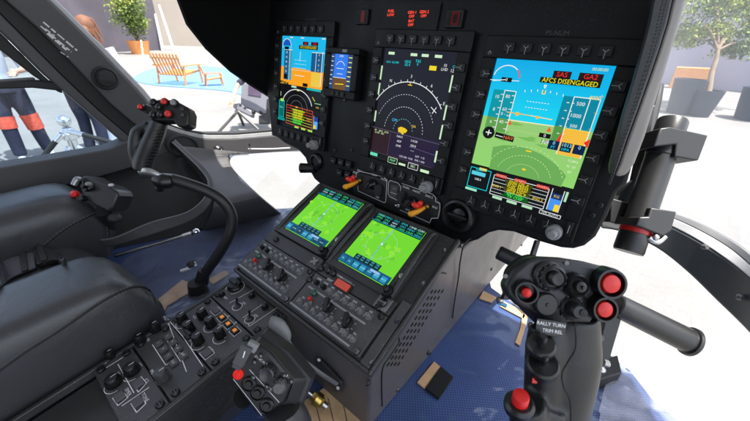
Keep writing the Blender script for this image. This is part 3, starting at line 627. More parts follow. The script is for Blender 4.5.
# keypads (two audio panels)
def pedpanel(x0,x1,s0,s1,lab):
    b=B(CONS); b.prism([SP(x0,s0,-.001),SP(x1,s0,-.001),SP(x1,s1,-.001),SP(x0,s1,-.001)],SN*.005); o=obj('audio_panel',b,ped,bevel=.001); o['label']=lab
    w=x1-x0;h=s1-s0; Z=.0042
    k=B(mat('legend_grey',.30,.5)); 
    k.prism([SP(x0+.05*w,s0+.595*h,Z-.0004),SP(x0+.86*w,s0+.595*h,Z-.0004),SP(x0+.86*w,s0+.64*h,Z-.0004),SP(x0+.05*w,s0+.64*h,Z-.0004)],SN*.0008)
    k.prism([SP(x0+.0*w,s0+.045*h,Z-.0004),SP(x0+.86*w,s0+.045*h,Z-.0004),SP(x0+.86*w,s0+.085*h,Z-.0004),SP(x0+.0*w,s0+.085*h,Z-.0004)],SN*.0008); obj('legend_strip',k,o)
    k=B(WHITE)
    for i in range(8): text(k,random.choice(['V1','V2','FM','HF','NAV','ADF','DME','MKR','IC','PA']),SP(x0+(.10+i*.105)*w,s0+.90*h,Z+.0001),XS,SV,.0048,WHITE); text(k,random.choice(['C1','C2','N1','N2','AD','AX']),SP(x0+(.10+i*.105)*w,s0+.33*h,Z+.0001),XS,SV,.0048,WHITE)
    for i in range(8): k.line(SP(x0+(.06+i*.105)*w,s0+.16*h,Z+.0001),SP(x0+(.06+i*.105)*w,s0+.27*h,Z+.0001),.0007,SN); k.line(SP(x0+(.06+i*.105)*w,s0+.73*h,Z+.0001),SP(x0+(.06+i*.105)*w,s0+.84*h,Z+.0001),.0007,SN)
    for sv in(.79,.22):
        for i in range(8):
            cc_=SP(x0+(.11+i*.105)*w,s0+sv*h,Z+.0002); k.pline([cc_+XS*.0066*math.cos(a)+SV*.0066*math.sin(a) for a in [math.radians(-40+30*q) for q in range(7)]],.0005,SN,mat('legend_dim',.28,.6))
    obj('printed_legend',k,o)
    for r,sv in((0,.79),(1,.22)):
        for i in range(8):
            k=B(mat('knob_ash',.15,.33,var=.1,vscale=80) if not(r==0 and i in(0,1)) else KNOB); k.lathe([(.0052,0),(.0052,.0015),(.0040,.002),(.0038,.0085),(.0030,.0098),(0,.0100)],SP(x0+(.11+i*.105)*w,s0+sv*h,Z-.001),SN,16); obj('volume_knob',k,o)
    for i,(u,v_,t) in enumerate(((.17,.46,0),(.42,.47,1),(.70,.44,2))):
        c_=SP(x0+u*w,s0+v_*h,Z-.001)
        if t==0:
            k=B(mat('lens_green',(.03,.08,.05),.25)); k.lathe([(.0055,0),(.0055,.005),(.004,.007),(0,.007)],c_+SV*.006,SN,16); k.lathe([(.003,0),(.003,.008),(0,.010)],c_-SV*.005+XS*.003,SN,12,mt=REDB); obj('indicator_lamp',k,o)
        else:
            k=B(KNOB); k.lathe([(.0085,0),(.0085,.003),(.0065,.004),(.006,.012),(.005,.013)],c_,SN,20); k.box(c_+SN*.010,(.006,.022,.009),frame(c_,V((.8,.5*SV.y,.5*SV.z)),V((-.5,.8*SV.y,.8*SV.z))) ); obj('selector_knob',k,o)
            k=B(WHITE)
            for j in range(9):
                a=math.radians(20+j*40); k.line(c_+SN*.0013+XS*math.cos(a)*.0115+SV*math.sin(a)*.0115,c_+SN*.0013+XS*math.cos(a)*.0140+SV*math.sin(a)*.0140,.0007,SN)
            obj('dial_marks',k,o)
    for u,v_ in((.95,.93),(.95,.07)):
        k=B(KNOB); k.lathe([(.0050,0),(.0050,.003),(.0042,.004),(.0022,.004),(0,.0025)],SP(x0+u*w,s0+v_*h,Z),SN,16,mt=SCREW if v_<.5 else KNOB); obj('quarter_turn_screw',k,o)
    return o
aL=pedpanel(-.172,-.020,-.108,-.040,'audio panel with its knobs at the left of the pedestal'); aR=pedpanel(-.017,.138,-.108,-.040,'audio panel with its knobs at the right of the pedestal')
# strip above: master switch etc
def strip_panel(x0,x1,s0,s1):
    b=B(CONSD); b.prism([SP(x0,s0,-.001),SP(x1,s0,-.001),SP(x1,s1,-.001),SP(x0,s1,-.001)],SN*.004); return obj('switch_strip',b,ped,bevel=.001)
s0_,s1_=-.038,-.013
stL=strip_panel(-.172,-.020,s0_,s1_);stR=strip_panel(-.017,.138,s0_,s1_)
def rosette(x,s):
    b=B(mat('plate_grey',.16,.45)); b.prism([SP(x-.012,s-.011,.003),SP(x+.012,s-.011,.003),SP(x+.012,s+.011,.003),SP(x-.012,s+.011,.003)],SN*.002); b.lathe([(.0075,0),(.0075,.003),(.004,.006),(0,.006)],SP(x,s,.005),SN,20,mt=KNOB)
    b.box(SP(x,s,.009),(.012,.004,.004),mt=mat('plate_grey',.16,.45)) ; return b
obj('key_switch',rosette(.120,-.026),stR,bevel=.0008)
b=B(CONS); b.prism([SP(-.045,-.037,.003),SP(-.021,-.037,.003),SP(-.021,-.014,.003),SP(-.045,-.014,.003)],SN*.002)
for a in range(4):
    t=math.pi/4+a*math.pi/2; b.tube([SP(-.033,-.0255,.006),SP(-.033+.007*math.cos(t),-.0255+.007*math.sin(t),.009)],.0022,8,GREYK,smooth=False)
obj('cross_knob',b,stL,bevel=.0006)
for x in(.001,.013): 
    b=B(KNOB); b.lathe([(.0062,0),(.0062,.005),(.004,.007),(0,.007)],SP(x,-.026,.003),SN,18); obj('toggle_knob',b,stR)
b=B(emis((215,60,45),1.0)); cR=S3(crop(300,270,6.01)(258,97),.004); 
R_=frame(cR,XS,SV); b=B(KNOB); b.box(cR,(.034,.018,.004),R_); b.box(cR+SN*.003,(.028,.013,.006),R_,mt=mat('guard_red',(.75,.09,.05),.35)); obj('red_guard_switch',b,stR,bevel=.0012)
b=B(WHITE)
for t,q in(('TEST',(212,20)),('EMER',(240,40)),('ENCOUNT',(275,62)),('ELT',(312,92)),('RESET',(180,62))): text(b,t,S3(crop(300,270,6.01)(*q),.0033),XS,SV,.0048,WHITE)
obj('printed_legend',b,stR)
for q in((38,88),(238,330),(305,262)):
    b=B(KNOB); b.lathe([(.0055,0),(.0055,.003),(.004,.0045),(0,.0045)],S3(crop(270,225,6.01)(*q),.003),SN,16); obj('panel_screw',b,ped)
b=B(KNOB); b.lathe([(.0055,0),(.0055,.003),(.004,.0045),(0,.0045)],S3(crop(300,270,6.01)(470,225),.003),SN,16); obj('panel_screw',b,ped)
# right wall details
cs=crop(340,220,3.005); cs2=crop(340,290,3.211)
def X3(q,dx=.0): return onx(q,XR-.004+dx)
b=B(mat('slot_dark',.003,.8))
for r in range(12):
    for j in range(4):
        a=V(cs(292,215)).lerp(V(cs2(172,238)),r/11); q=(a.x+(j-1.5)*3.5,a.y-(j-1.5)*.1)
        c_=X3(q,.0004); b.box(c_,(.0012,.0062,.0034),MX.Rotation(math.radians(20),3,'X'))
obj('vent_slots',b,ped,label=None)
b=B(mat('seam_dark',.004,.6))
pan=[cs2(135,372),cs2(135,260),cs2(160,215),cs2(190,165),cs2(185,130),cs2(235,55),cs2(262,25),cs(290,165),cs(318,160)]
b.tube([X3(q,.0003) for q in pan],.0013,6); obj('panel_seam',b,ped)
b=B(mat('seam_light',.07,.5)); b.tube([X3((q[0]+.7,q[1]+.3),.0004) for q in pan],.0007,6); obj('seam_highlight',b,ped)  # thin paler line beside the seam, drawn as its highlight
b=B(RUBBER); b.tube([X3(cs(405,48),.004),X3(cs(375,70),.008),X3(cs(362,120),.006),X3(cs(355,180),.004),X3(cs(345,240),.004),X3(cs(338,295),.002)],.0013,8); obj('cable',b,ped)
b=B(REDB); b.tube([X3(cs(400,48),.004),X3(cs(418,50),.004)],.0018,8,REDB,smooth=False); obj('cable_tie',b,ped)
for q in [cs(318,120),cs(312,88),cs(248,190),cs(255,218),cs(182,322),cs(168,302),cs(265,400),cs2(98,232),cs2(105,250),cs2(185,320),cs2(185,98),cs2(90,300),cs(455,148),cs(545,75),cs(365,75),cs2(282,200),cs2(292,208)]:
    b=B(SCREW if random.random()<.4 else KNOB); b.lathe([(.0042,0),(.0042,.001),(.003,.0022),(0,.0022)],X3(q),(1,0,0),14); obj('rivet_screw',b,ped)
# bent-rod lever with grey grip on the rear face
rw_=lambda p:onplane(p,V((0,-.298,0)),V((0,1,0)))
yb=topA.y-.004
br=[(316,357),(319,355),(342,376),(341,386),(338,388)]
b=B(CONSD); b.prism([ony(q,yb) for q in [(317,357),(320,357),(343,381),(343,391),(336,391),(316,361)]],(0,-.004,0)); 
for q in((319,360),(337,383),(338,388)): b.cyl(ony(q,yb-.002),ony(q,yb-.008),.003,n=10,mt=STEEL)
bk=obj('lever_bracket',b,ped,bevel=.001)
b=B(mat('lever_metal',.22,.35,metal=.6)); b.tube([D(337,384,.50),D(320,373,.48),D(305,362,.465),D(296,354,.455),D(288,342,.44),D(283,335,.438)],.0036,12,sub=5,flat=.6); obj('lever_rod',b,bk)
gm=mat('lever_grip_grey',.15,.4,var=.06)
b=B(gm); b.tube([D(287,342,.438),D(285,335,.438),D(279,327,.437),D(273,323,.436),D(270,322,.436)],[.004,.0085,.0105,.0095,.007],20,sub=6,flat=.6,ref=CR); obj('lever_grip',b,bk)

#==================================================================== LOWER CONSOLE
LA=onx((95,370),-.17);LB=onx((240,278),-.17);LV=(LB-LA).normalized();LN=V((1,0,0)).cross(LV).normalized()
lc=thing('lower_console','long low console with four knob panels beside the leather seat','console',(-.10,-.41,-.41))
def L3(p,t=0): return onplane(p,LA+LN*t,LN)
def LP(x,s,t=0): return V((x,LA.y,LA.z))+LV*s+LN*t
Ltot=(LB-LA).length
def Ls(p): return (L3(p)-LA).dot(LV)
XLc,XRc=-.172,-.028
b=B(CONSD); a0=LP(0,-.30,-.012);a1=LP(0,Ltot+.01,-.012)
b.prism([V((XLc+.004,a0.y,a0.z)),V((XLc+.004,a0.y,-.409)),V((XLc+.004,a1.y,-.409)),V((XLc+.004,a1.y,a1.z))],(XRc-XLc-.008,0,0)); obj('console_body',b,lc,bevel=.003)
b=B(CONSD)
for xa,xb in((XLc-.005,XLc+.002),(XRc-.002,XRc+.005)): b.prism([LP(xa,-.35 if xa<-.1 else -.06,-.012),LP(xb,-.35 if xa<-.1 else -.06,-.012),LP(xb,Ltot,-.012),LP(xa,Ltot,-.012)],LN*.0135)
obj('side_rail',b,lc,bevel=.0015)
cb=crop(80,330,4.626); ca=crop(80,260,3.757); cd=crop(200,230,3.757); ce=crop(210,280,6.01)
bounds=[Ls((95,370)),Ls((129.5,342.5)),Ls((167.5,319.5)),Ls((207,293)),Ltot-.003]
labs=['knob panel nearest the camera end of the console','keypad panel with small square keys','panel with five black knobs and three amber keys','panel with two toggle switches and white outlines']
LX=V((1,0,0)); LR=frame(LA,LX,LV)
LP_=[]
for i in range(4):
    s0_,s1_=bounds[i]+.0012,bounds[i+1]-.0012
    if i==0: s0_-=.004
    mt=[CONS,mat('keypad_grey',.05,.4,bump=.2,bscale=1500),CONS,CONS][i]
    b=B(mt); b.prism([LP(XLc+.003,s0_,-.011),LP(XRc-.003,s0_,-.011),LP(XRc-.003,s1_,-.011),LP(XLc+.003,s1_,-.011)],LN*.011); o=obj('control_panel',b,lc,bevel=.001); o['label']=labs[i]; LP_.append(o)
    for x in(XLc+.010,XRc-.010):
        for s_ in(s0_+.009,s1_-.009):
            k=B(KNOB); k.lathe([(.0058,0),(.0058,.003),(.0048,.0045),(.0026,.0045),(.0018,.003),(0,.003)],LP(x,s_,0),LN,18,mt=KNOB); k.box(LP(x,s_,.0042),(.006,.001,.001),LR,mt=SCREW); obj('quarter_turn_screw',k,o)
def kn(par,p,r=.0075,h=.015,mt=KNOB,base=True,nm='control_knob',point=True):
    c_=L3(p,0) ; k=B(mt); pr=[(r*1.25,0),(r*1.25,.002)] if base else []
    k.lathe(pr+[(r,.002),(r,h*.8),(r*.85,h),(0,h+.0003)],c_,LN,22)
    for j in range(12):
        a=2*math.pi*j/12; k.box(c_+LN*(h*.45)+LX*math.cos(a)*r+LV*math.sin(a)*r,(.0012,.0012,h*.6),LR)
    if point: k.line(c_+LN*(h+.0006),c_+LN*(h+.0006)+LV*r*.8,.0009,LN,WHITE)
    obj(nm,k,par)
def leg(par,items,lines,w=.0011):
    k=B(WHITE)
    for t,p,sz in items: text(k,t,L3(p,.0004),LX,LV,sz,WHITE)
    for l in lines: k.pline([L3(q,.0003) for q in l],w,LN,None)
    obj('printed_legend',k,par)
def sq(par,p,sx=.011,sy=.010,h=.004,mt=KEYM,nm='square_key',txt=None,em=None,outline=True):
    c_=L3(p,0); k=B(mt); k.box(c_+LN*h/2,(sx,sy,h),LR)
    if txt: text(k,txt,c_+LN*(h+.0003),LX,LV,.0042,em or WHITE)
    obj(nm,k,par,bevel=.0007)
def circ(c_,r,n=20,a0=0,a1=360):
    o=L3(c_,.0003); return [o+LX*r*math.cos(math.radians(a0+(a1-a0)*i/n))+LV*r*math.sin(math.radians(a0+(a1-a0)*i/n)) for i in range(n+1)]
# panel 1
o=LP_[0]
kn(o,cb(145,122),.006,.012); kn(o,cb(160,245),.009,.013); kn(o,cb(243,190),.009,.013)
GK=mat('key_grey',.075,.45)
sq(o,cb(185,312),.014,.012,.004,GK);sq(o,cb(272,250),.014,.012,.004,GK);sq(o,cb(268,335),.014,.012,.004,GK);sq(o,cb(120,205),.012,.012,.001,CONS,nm='recessed_plate');sq(o,cb(212,150),.016,.014,.001,CONS,nm='recessed_plate')
leg(o,[('VOL',cb(178,205),.006),('EMER',cb(222,288),.0065),('ICS',cb(308,235),.006),('TONE',cb(300,312),.0065),('A',cb(118,155),.005),('B',cb(198,105),.005)],
 [[cb(105,185),cb(222,112)],[cb(175,158),cb(250,292)],[cb(193,352),cb(320,265)],[cb(150,315),cb(195,283),cb(222,312),cb(176,350),cb(150,315)],[cb(245,247),cb(282,215),cb(308,245),cb(270,288),cb(245,247)],[cb(235,340),cb(280,308),cb(305,340),cb(262,382),cb(235,340)]])
k=B(WHITE)
for q in(cb(160,255),cb(243,200)): k.pline([w for w in circ(q,.0125,18,180,360)],.0008,LN,None)
obj('dial_marks',k,o)
# panel 2: keypad
o=LP_[1]
kn(o,ca(287,262),.007,.016,STEEL if False else KNOB); kn(o,ca(228,305),.007,.014,KNOB); kn(o,cb(388,225),.0085,.018,mat('knob_dark_grey',.045,.35))
kp=[((298,318),'1'),((332,292),'2'),((316,340),'4'),((351,313),'5'),((334,365),'7'),((370,338),'8'),((353,390),'CLR'),((390,362),'ENT')]
for q,t in kp: sq(o,ca(*q),.0105,.0105,.0045,GK,txt=t)
leg(o,[('PULL OFF',ca(325,225),.0055),('SQ',ca(315,262),.005),('T/R',ca(255,300),.005),('PRE SEL',cb(340,205),.006),('BRT',ca(225,395),.005)],[[ca(272,318),ca(322,395),ca(345,382)],[ca(325,300),ca(378,382)],[ca(400,420),ca(330,232)],[ca(462,400),ca(388,290),ca(330,222)]])
# panel 3
o=LP_[2]
for q in((388,230),(463,213),(413,262),(493,245),(447,308),(528,285)): kn(o,ca(*q),.0075,.017)
k=B(KNOB); c_=L3(ca(412,285),0); k.lathe([(.008,0),(.008,.004),(.006,.006),(0,.006)],c_,LN,20); k.box(c_+LN*.009,(.020,.004,.006),LR); obj('bar_knob',k,o)
AMB=emis((225,140,60),.8)
sq(o,ca(512,192),.013,.011,.003,GK); 
for q in((535,218),(558,243),(583,268)):
    c_=L3(ca(*q),0);k=B(KEYM);k.box(c_+LN*.0015,(.0125,.0105,.003),LR);k.prism([c_+LN*.0031+LX*a+LV*b2 for a,b2 in((-.0035,-.003),(.0035,-.003),(.0035,.003),(-.0035,.003))],LN*.0004,mt=AMB);obj('amber_key',k,o,bevel=.0005)
sq(o,ca(477,350),.014,.012,.003,GK)
def box4(q,w,h,cf=ca):
    c_=L3(cf(*q),.0003); return [c_+LX*a*w/2+LV*b2*h/2 for a,b2 in((-1,-1),(1,-1),(1,1),(-1,1),(-1,-1))]
k=B(WHITE)
for q in((512,192),(535,218),(558,243),(583,268)): k.pline(box4(q,.0155,.0135),.0008,LN)
k.pline(box4((477,350),.018,.015),.0008,LN)
for q in((388,236),(447,314),(493,250),(528,292)): k.pline(circ(ca(*q),.0115,16,170,370),.0008,LN)
for t,q in(('VOL',(430,215)),('VOX',(478,222)),('OFF',(525,245)),('1',(545,292)),('NORM',(415,300)),('HOT',(492,335)),('VHF',(330,240)),('A',(560,210)),('B',(585,235))): text(k,t,L3(ca(*q),.0004),LX,LV,.0052,WHITE)
obj('printed_legend',k,o)
# panel 4
o=LP_[3]
k=B(KNOB); c_=L3(cd(132,213),0); k.lathe([(.014,0),(.014,.003),(.0125,.005),(.012,.010),(0,.0105)],c_,LN,28); k.box(c_+LN*.012,(.021,.006,.008),LR); obj('selector_knob',k,o,bevel=.0008)
def toggle(q):
    c_=L3(q,0);k=B(KNOB);k.lathe([(.0055,0),(.0055,.002),(.0035,.003),(.003,.005),(0,.005)],c_,LN,16,mt=SCREW);k.tube([c_+LN*.004,c_+LN*.011+LX*.001+LV*.002,c_+LN*.017+LV*.004],[.0015,.0018,.0026],10,mt=KNOB);obj('toggle_switch',k,o)
toggle(cd(140,285));toggle(cd(187,333))
for q in((83,245),(195,250),(245,292)): kn(o,cd(*q),.0048,.008,KNOB,point=False,nm='small_knob')
for q in((140,285),(187,333)): pass
k=B(WHITE)
for q in((140,288),(187,336)): k.pline(circ(cd(*q),.0085,20),.0008,LN)
k.pline(circ(cd(132,215),.0165,22,-60,240),.0008,LN)
for l in([(110,275),(205,222),(228,240),(275,262),(292,290),(185,362),(180,350)],[(160,330),(245,272)],): k.pline([L3(cd(*q),.0003) for q in l],.0008,LN)
for t,q in(('MODE',(175,190)),('TEST',(95,255)),('ON',(165,275)),('NORM',(228,238)),('BRT',(262,255)),('OFF',(210,322)),('DIM',(268,272))): text(k,t,L3(cd(*q),.0004),LX,LV,.0052,WHITE)
obj('printed_legend',k,o)

#==================================================================== FLOOR
def floor_mat():
    m=bpy.data.materials.new('blue_woven_floor');m.use_nodes=True;nt=m.node_tree;b=nt.nodes['Principled BSDF']
    tc=nt.nodes.new('ShaderNodeTexCoord')
    w=nt.nodes.new('ShaderNodeTexChecker');w.inputs['Scale'].default_value=330
    w.inputs['Color1'].default_value=(.022,.043,.128,1);w.inputs['Color2'].default_value=(.050,.092,.245,1)
    mp=nt.nodes.new('ShaderNodeMapping');mp.inputs['Rotation'].default_value[2]=.15
    nt.links.new(tc.outputs['Object'],mp.inputs[0]);nt.links.new(mp.outputs[0],w.inputs['Vector'])
    n=nt.nodes.new('ShaderNodeTexNoise');n.inputs['Scale'].default_value=14;n.inputs['Detail'].default_value=4;nt.links.new(tc.outputs['Object'],n.inputs['Vector'])
    hs=nt.nodes.new('ShaderNodeHueSaturation');r=nt.nodes.new('ShaderNodeMapRange');r.inputs['To Min'].default_value=.75;r.inputs['To Max'].default_value=1.3
    nt.links.new(n.outputs['Fac'],r.inputs[0]);nt.links.new(r.outputs[0],hs.inputs['Value']);nt.links.new(w.outputs['Color'],hs.inputs['Color']);nt.links.new(hs.outputs[0],b.inputs['Base Color'])
    b.inputs['Roughness'].default_value=.45
    n2=nt.nodes.new('ShaderNodeTexNoise');n2.inputs['Scale'].default_value=7;n2.inputs['Detail'].default_value=2;n2.inputs['Distortion'].default_value=1.5;nt.links.new(tc.outputs['Object'],n2.inputs['Vector'])
    bp=nt.nodes.new('ShaderNodeBump');bp.inputs['Strength'].default_value=.8;bp.inputs['Distance'].default_value=.02;nt.links.new(n2.outputs['Fac'],bp.inputs['Height'])
    b.inputs['Coat Weight'].default_value=.8;b.inputs['Coat Roughness'].default_value=.08;nt.links.new(bp.outputs[0],b.inputs['Coat Normal'])
    return m
FZ=-.41
b=B(floor_mat())
edge=[(-.73,-1.6),(-.73,-.45),(-.70,-.30),(-.64,-.12),(-.56,.03),(-.46,.15),(-.40,.22),(-.10,.26),(.10,.26),(.17,.15),(.25,.125),(.33,.13),(.40,.125),(.455,.10),(.49,.06),(.53,.04),(.60,-.03),(.66,-.2),(.70,-.5),(.70,-1.6)]
b.prism([V((x,y,FZ)) for x,y in edge],(0,0,-.018)); obj('floor',b,kind='structure')
# tan tape / ply strips and a black patch
def slab(name,pts,z,t,mt,label,cat,group=None):
    b=B(mt); b.prism([onz(p,z) for p in pts],(0,0,t)); return obj(name,b,label=label,cat=cat,group=group,bevel=.0006)
ct=crop(340,220,3.005)
slab('tan_patch',[ct(430,215),ct(470,235),ct(455,250),ct(418,238)],FZ+.001,.003,TAPE,'small tan tape piece at far edge of blue floor near pedestal','tape')
slab('tan_patch',[ct(488,245),ct(560,282),ct(552,300),ct(480,262)],FZ+.001,.003,TAPE,'tan tape strip along far floor edge left of the button grip','tape')
slab('tan_patch',[ct(548,285),ct(566,290),ct(540,380),ct(525,370),ct(540,330)],FZ+.001,.003,TAPE,'tan tape strip running down behind the large button grip','tape')
slab('tan_patch',[cs2(302,232),cs2(322,250),cs2(272,320),cs2(247,300)],FZ+.001,.003,TAPE,'tan tape square against the pedestal wall foot','tape')
slab('black_patch',[cs2(323,251),cs2(363,285),cs2(317,354),cs2(273,321)],FZ+.001,.005,mat('foam_black',.006,.9),'black square pad beside tan tape on blue floor','pad')
slab('tan_patch',[(604,352),(610,355),(603,386),(597,384)],FZ+.001,.004,TAPE,'narrow tan strip right of the large button grip','tape')
ply=mat('ply_wood',(.56,.37,.20),.5,var=.2,vscale=30)
slab('plywood_board',[ca(270,170),ca(385,78),ca(425,92),ca(420,120),ca(330,175),ca(310,210)],FZ+.001,.003,ply,'tan plywood piece on blue floor beside the curved stick base','board')
slab('plywood_board',[ca(480,75),ca(545,42),ca(562,55),ca(500,95)],FZ+.001,.003,ply,'tan plywood piece on blue floor at the console corner','board')
b=B(ply); b.prism([onz(p,FZ+.001) for p in [(300,405),(330,385),(350,392),(372,421),(372,440),(310,440)]],(0,0,.003)); 
for k in range(4): 
    a=onz((312+k*13,440),FZ+.0045);c_=onz((300+k*14,398),FZ+.0045); b.line(a,c_,.0012,(0,0,1),mat('seam_brown',.03,.7))
obj('plywood_board',b,label='tan plank board below the bent lever at pedestal rear',cat='board')
# brass fitting
cf=crop(290,340,5.2); p=onz(cf(140,310),FZ+.03)
BR=mat('brass_gold',(.55,.38,.10),.28,metal=1)
ft=thing('brass_fitting','gold metal hose fitting lying below the bent lever','fitting',p)
b=B(BR); a=D(*cf(115,288),.53);c_=D(*cf(170,330),.53); b.cyl(a,c_,.008,n=6,bev=.001); d_=(c_-a).normalized(); b.cyl(a+d_*.006,a+d_*.011,.011,n=24); b.cyl(c_-d_*.010,c_-d_*.005,.011,n=24); obj('hex_body',b,ft)
b=B(STEEL); b.cyl(a-d_*.010,a,.0045,n=16); b.cyl(c_,c_+d_*.008,.005,n=16); obj('threaded_end',b,ft)
#==================================================================== CABIN SHELL (left door, nose, right frame, roof)
cabin=thing('helicopter_cabin','dark grey helicopter cabin frame with door pillar, window sill and nose','helicopter',(0,0,FZ))
WX=-.75
def wl(q,dx=0): return onx(q,WX+dx)
# A-pillar, three stepped faces
def band(name,A_,B_,mt,dx=0,th=.03,par=cabin,bev=.003):
    b=B(mt); b.strip([wl(q,dx) for q in A_],[wl(q,dx) for q in B_],(-th,0,0)); return obj(name,b,par,bevel=bev,smooth=50)
pA=[(-60,-86),(38,-10),(60,11),(100,51),(140,93),(152,108),(160,118)]
pB=[(-66,-70),(0,-5),(38,28),(75,66),(110,103),(132,122),(147,133)]
pC=[(-70,-60),(-10,4),(22,36),(60,74),(100,112),(126,134),(140,146)]
dp=band('door_pillar',pA,pB,TRIM,.015,.03)
band('pillar_edge_seal',[(q[0]+4.8,q[1]-3.2) for q in pA],pA,SILV,.004,.03)
band('pillar_channel',pB,pC,TRIMD,.0,.02)
pD=[(-75,-50),(-20,12),(8,38),(45,75),(88,112),(118,138),(134,150)]
band('pillar_inner_rib',pC,pD,TRIM,.010,.03)
# black door frame with triangular upper pane and bar
band('door_frame',[(-75,-48),(-20,14),(8,40),(44,76),(64,93)],[(-80,-20),(-40,18),(-10,42),(34,76),(60,93)],TRIMD,-.005,.02)
band('window_bar',[(-60,87),(0,83),(33,80.5),(62,82)],[(-60,93),(0,89),(33,88),(70,92)],TRIMD,.0,.03)
band('window_bar_rail',[(-60,83.5),(0,79.5),(30,77.5),(35,77.5)],[(-60,87),(0,83),(30,80.7),(36,80.5)],mat('rail_grey',.12,.4),-.01,.01)
# text placard on pillar
b=B(mat('placard_white',.6,.6)); c0=crop(0,0,3.005)
for (a,c_,w) in(((130,66),(232,152),.0045),((122,78),(215,156),.0045),((142,100),(200,150),.0055),((182,156),(206,172),.003),((136,86),(165,108),.003)):
    p=wl(c0(*a),.016);q=wl(c0(*c_),.016);L=(q-p).length;d_=(q-p)/L;t=0
    while t<L:
        l=random.uniform(.006,.018); b.line(p+d_*t,p+d_*min(L,t+l),w*random.uniform(.55,.8),(1,0,0)); t+=l+.0035
obj('printed_placard',b,cabin)
k=B(TRIMD); c_=wl((105,78),.015); k.lathe([(.028,0),(.028,.004),(.024,.008),(.020,.006),(.018,.012),(0,.014)],c_,(1,0,0),30); k.box(c_+V((.015,0,0)),(.008,.034,.010),MX.Rotation(-.3,3,'X')); obj('pillar_knob',k,cabin)
# sill under window
sA=[(-80,176),(0,168),(60,158),(110,149),(128,141),(134,146)]
sB=[(-80,212),(0,201),(60,187),(110,174),(140,165),(150,160)]
band('window_sill',sA,sB,TRIM,.03,.06)
band('window_seal',[(q[0],q[1]-2.2) for q in sA],sA,mat('seal_blue',.22,.4),.0,.03,bev=.001)
# lower inner side panel (dark) from sill to floor
def low(A_,B_,mt,name,zt=None,ext=(-.02,0,0),bev=.002,par=cabin):
    b=B(mt); b.strip(A_,B_,ext); return obj(name,b,par,bevel=bev,smooth=60)
def smd(L,n=5):
    o=[]
    for i in range(len(L)-1):
        a=L[max(i-1,0)];b_=L[i];c_=L[i+1];d=L[min(i+2,len(L)-1)]
        for k in range(n):
            t=k/n;o.append(.5*((2*b_)+(c_-a)*t+(2*a-5*b_+4*c_-d)*t*t+(3*b_-a-3*c_+d)*t**3))
    return o+[L[-1]]
lA=[wl(q,-.004) for q in [(-60,208),(0,199),(60,186),(110,173),(140,165),(155,150)]]+[onx((175,140),-.755)]
lB=[V((-.705,-1.0,FZ)),V((-.70,-.60,FZ)),V((-.69,-.50,FZ)),V((-.66,-.38,FZ)),V((-.63,-.30,FZ)),V((-.60,-.22,FZ)),V((-.57,-.14,FZ))]
lA+=[D(183,150,1.03),D(197,167,1.02),D(207,182,1.0)]
lB+=[V((-.55,-.08,FZ)),V((-.54,-.05,FZ)),V((-.53,-.02,FZ))]
low(lA,lB,TRIMD,'side_panel')
# pocket ridge (curved moulding) on the side panel
def wl2(q,t=.012):   # inner surface of side panel leaning inwards
    return onplane(q,V((-.665,-.38,-.30))+V((t,0,0)),V((1,.22,.28)).normalized())
rgA=[(100,240),(117,237),(150,223),(183,214),(197,206),(206,195),(208,181),(200,169),(188,157),(172,142)]
rgB=[(100,248),(119,245),(155,234),(187,223),(204,212),(213,197),(213,180),(204,166),(191,154),(175,139)]
def onlow(q,dz): return D(q[0],q[1],dz)
dzz=[.77,.785,.82,.86,.885,.915,.94,.955,.97,.985]
b=B(TRIM); A_=smd([onlow(q,z-.012) for q,z in zip(rgA,dzz)]);B_=smd([onlow(q,z-.004) for q,z in zip(rgB,dzz)]); b.strip(A_,B_,(-.012,.004,-.004)); obj('pocket_ledge',b,cabin,bevel=.003,smooth=60)
b=B(mat('rim_grey',.11,.45)); b.tube(A_,.0022,8,smooth=False); obj('pocket_ledge_edge',b,cabin)
# nose: wall from side panel to centre, lower hull is cut open for the chin window
FP=[(-.75,-.30),(-.745,-.20),(-.735,-.10),(-.72,0),(-.70,.10),(-.67,.20),(-.62,.31),(-.55,.42),(-.46,.52),(-.34,.62),(-.18,.69),(0,.72),(.18,.69),(.34,.62),(.46,.52),(.55,.42),(.62,.31),(.67,.20),(.70,.10),(.72,0),(.735,-.1),(.75,-.3)]
def onwall(p,sc_=1.0,y0=0):
    r=ray(p);best=None
    for (a,c_) in zip(FP,FP[1:]):
        ax,ay=a[0]*sc_,a[1]*sc_;bx,by=c_[0]*sc_,c_[1]*sc_
        ex,ey=bx-ax,by-ay; det=r.x*(-ey)+ex*r.y
        if abs(det)<1e-9: continue
        dx,dy=ax-CW.x,ay-CW.y
        t=(dx*(-ey)+ex*dy)/det; u=(r.x*dy-r.y*dx)/det
        if t>0 and -.001<=u<=1.001 and (best is None or t>best): best=t
    return CW+r*best if best else None
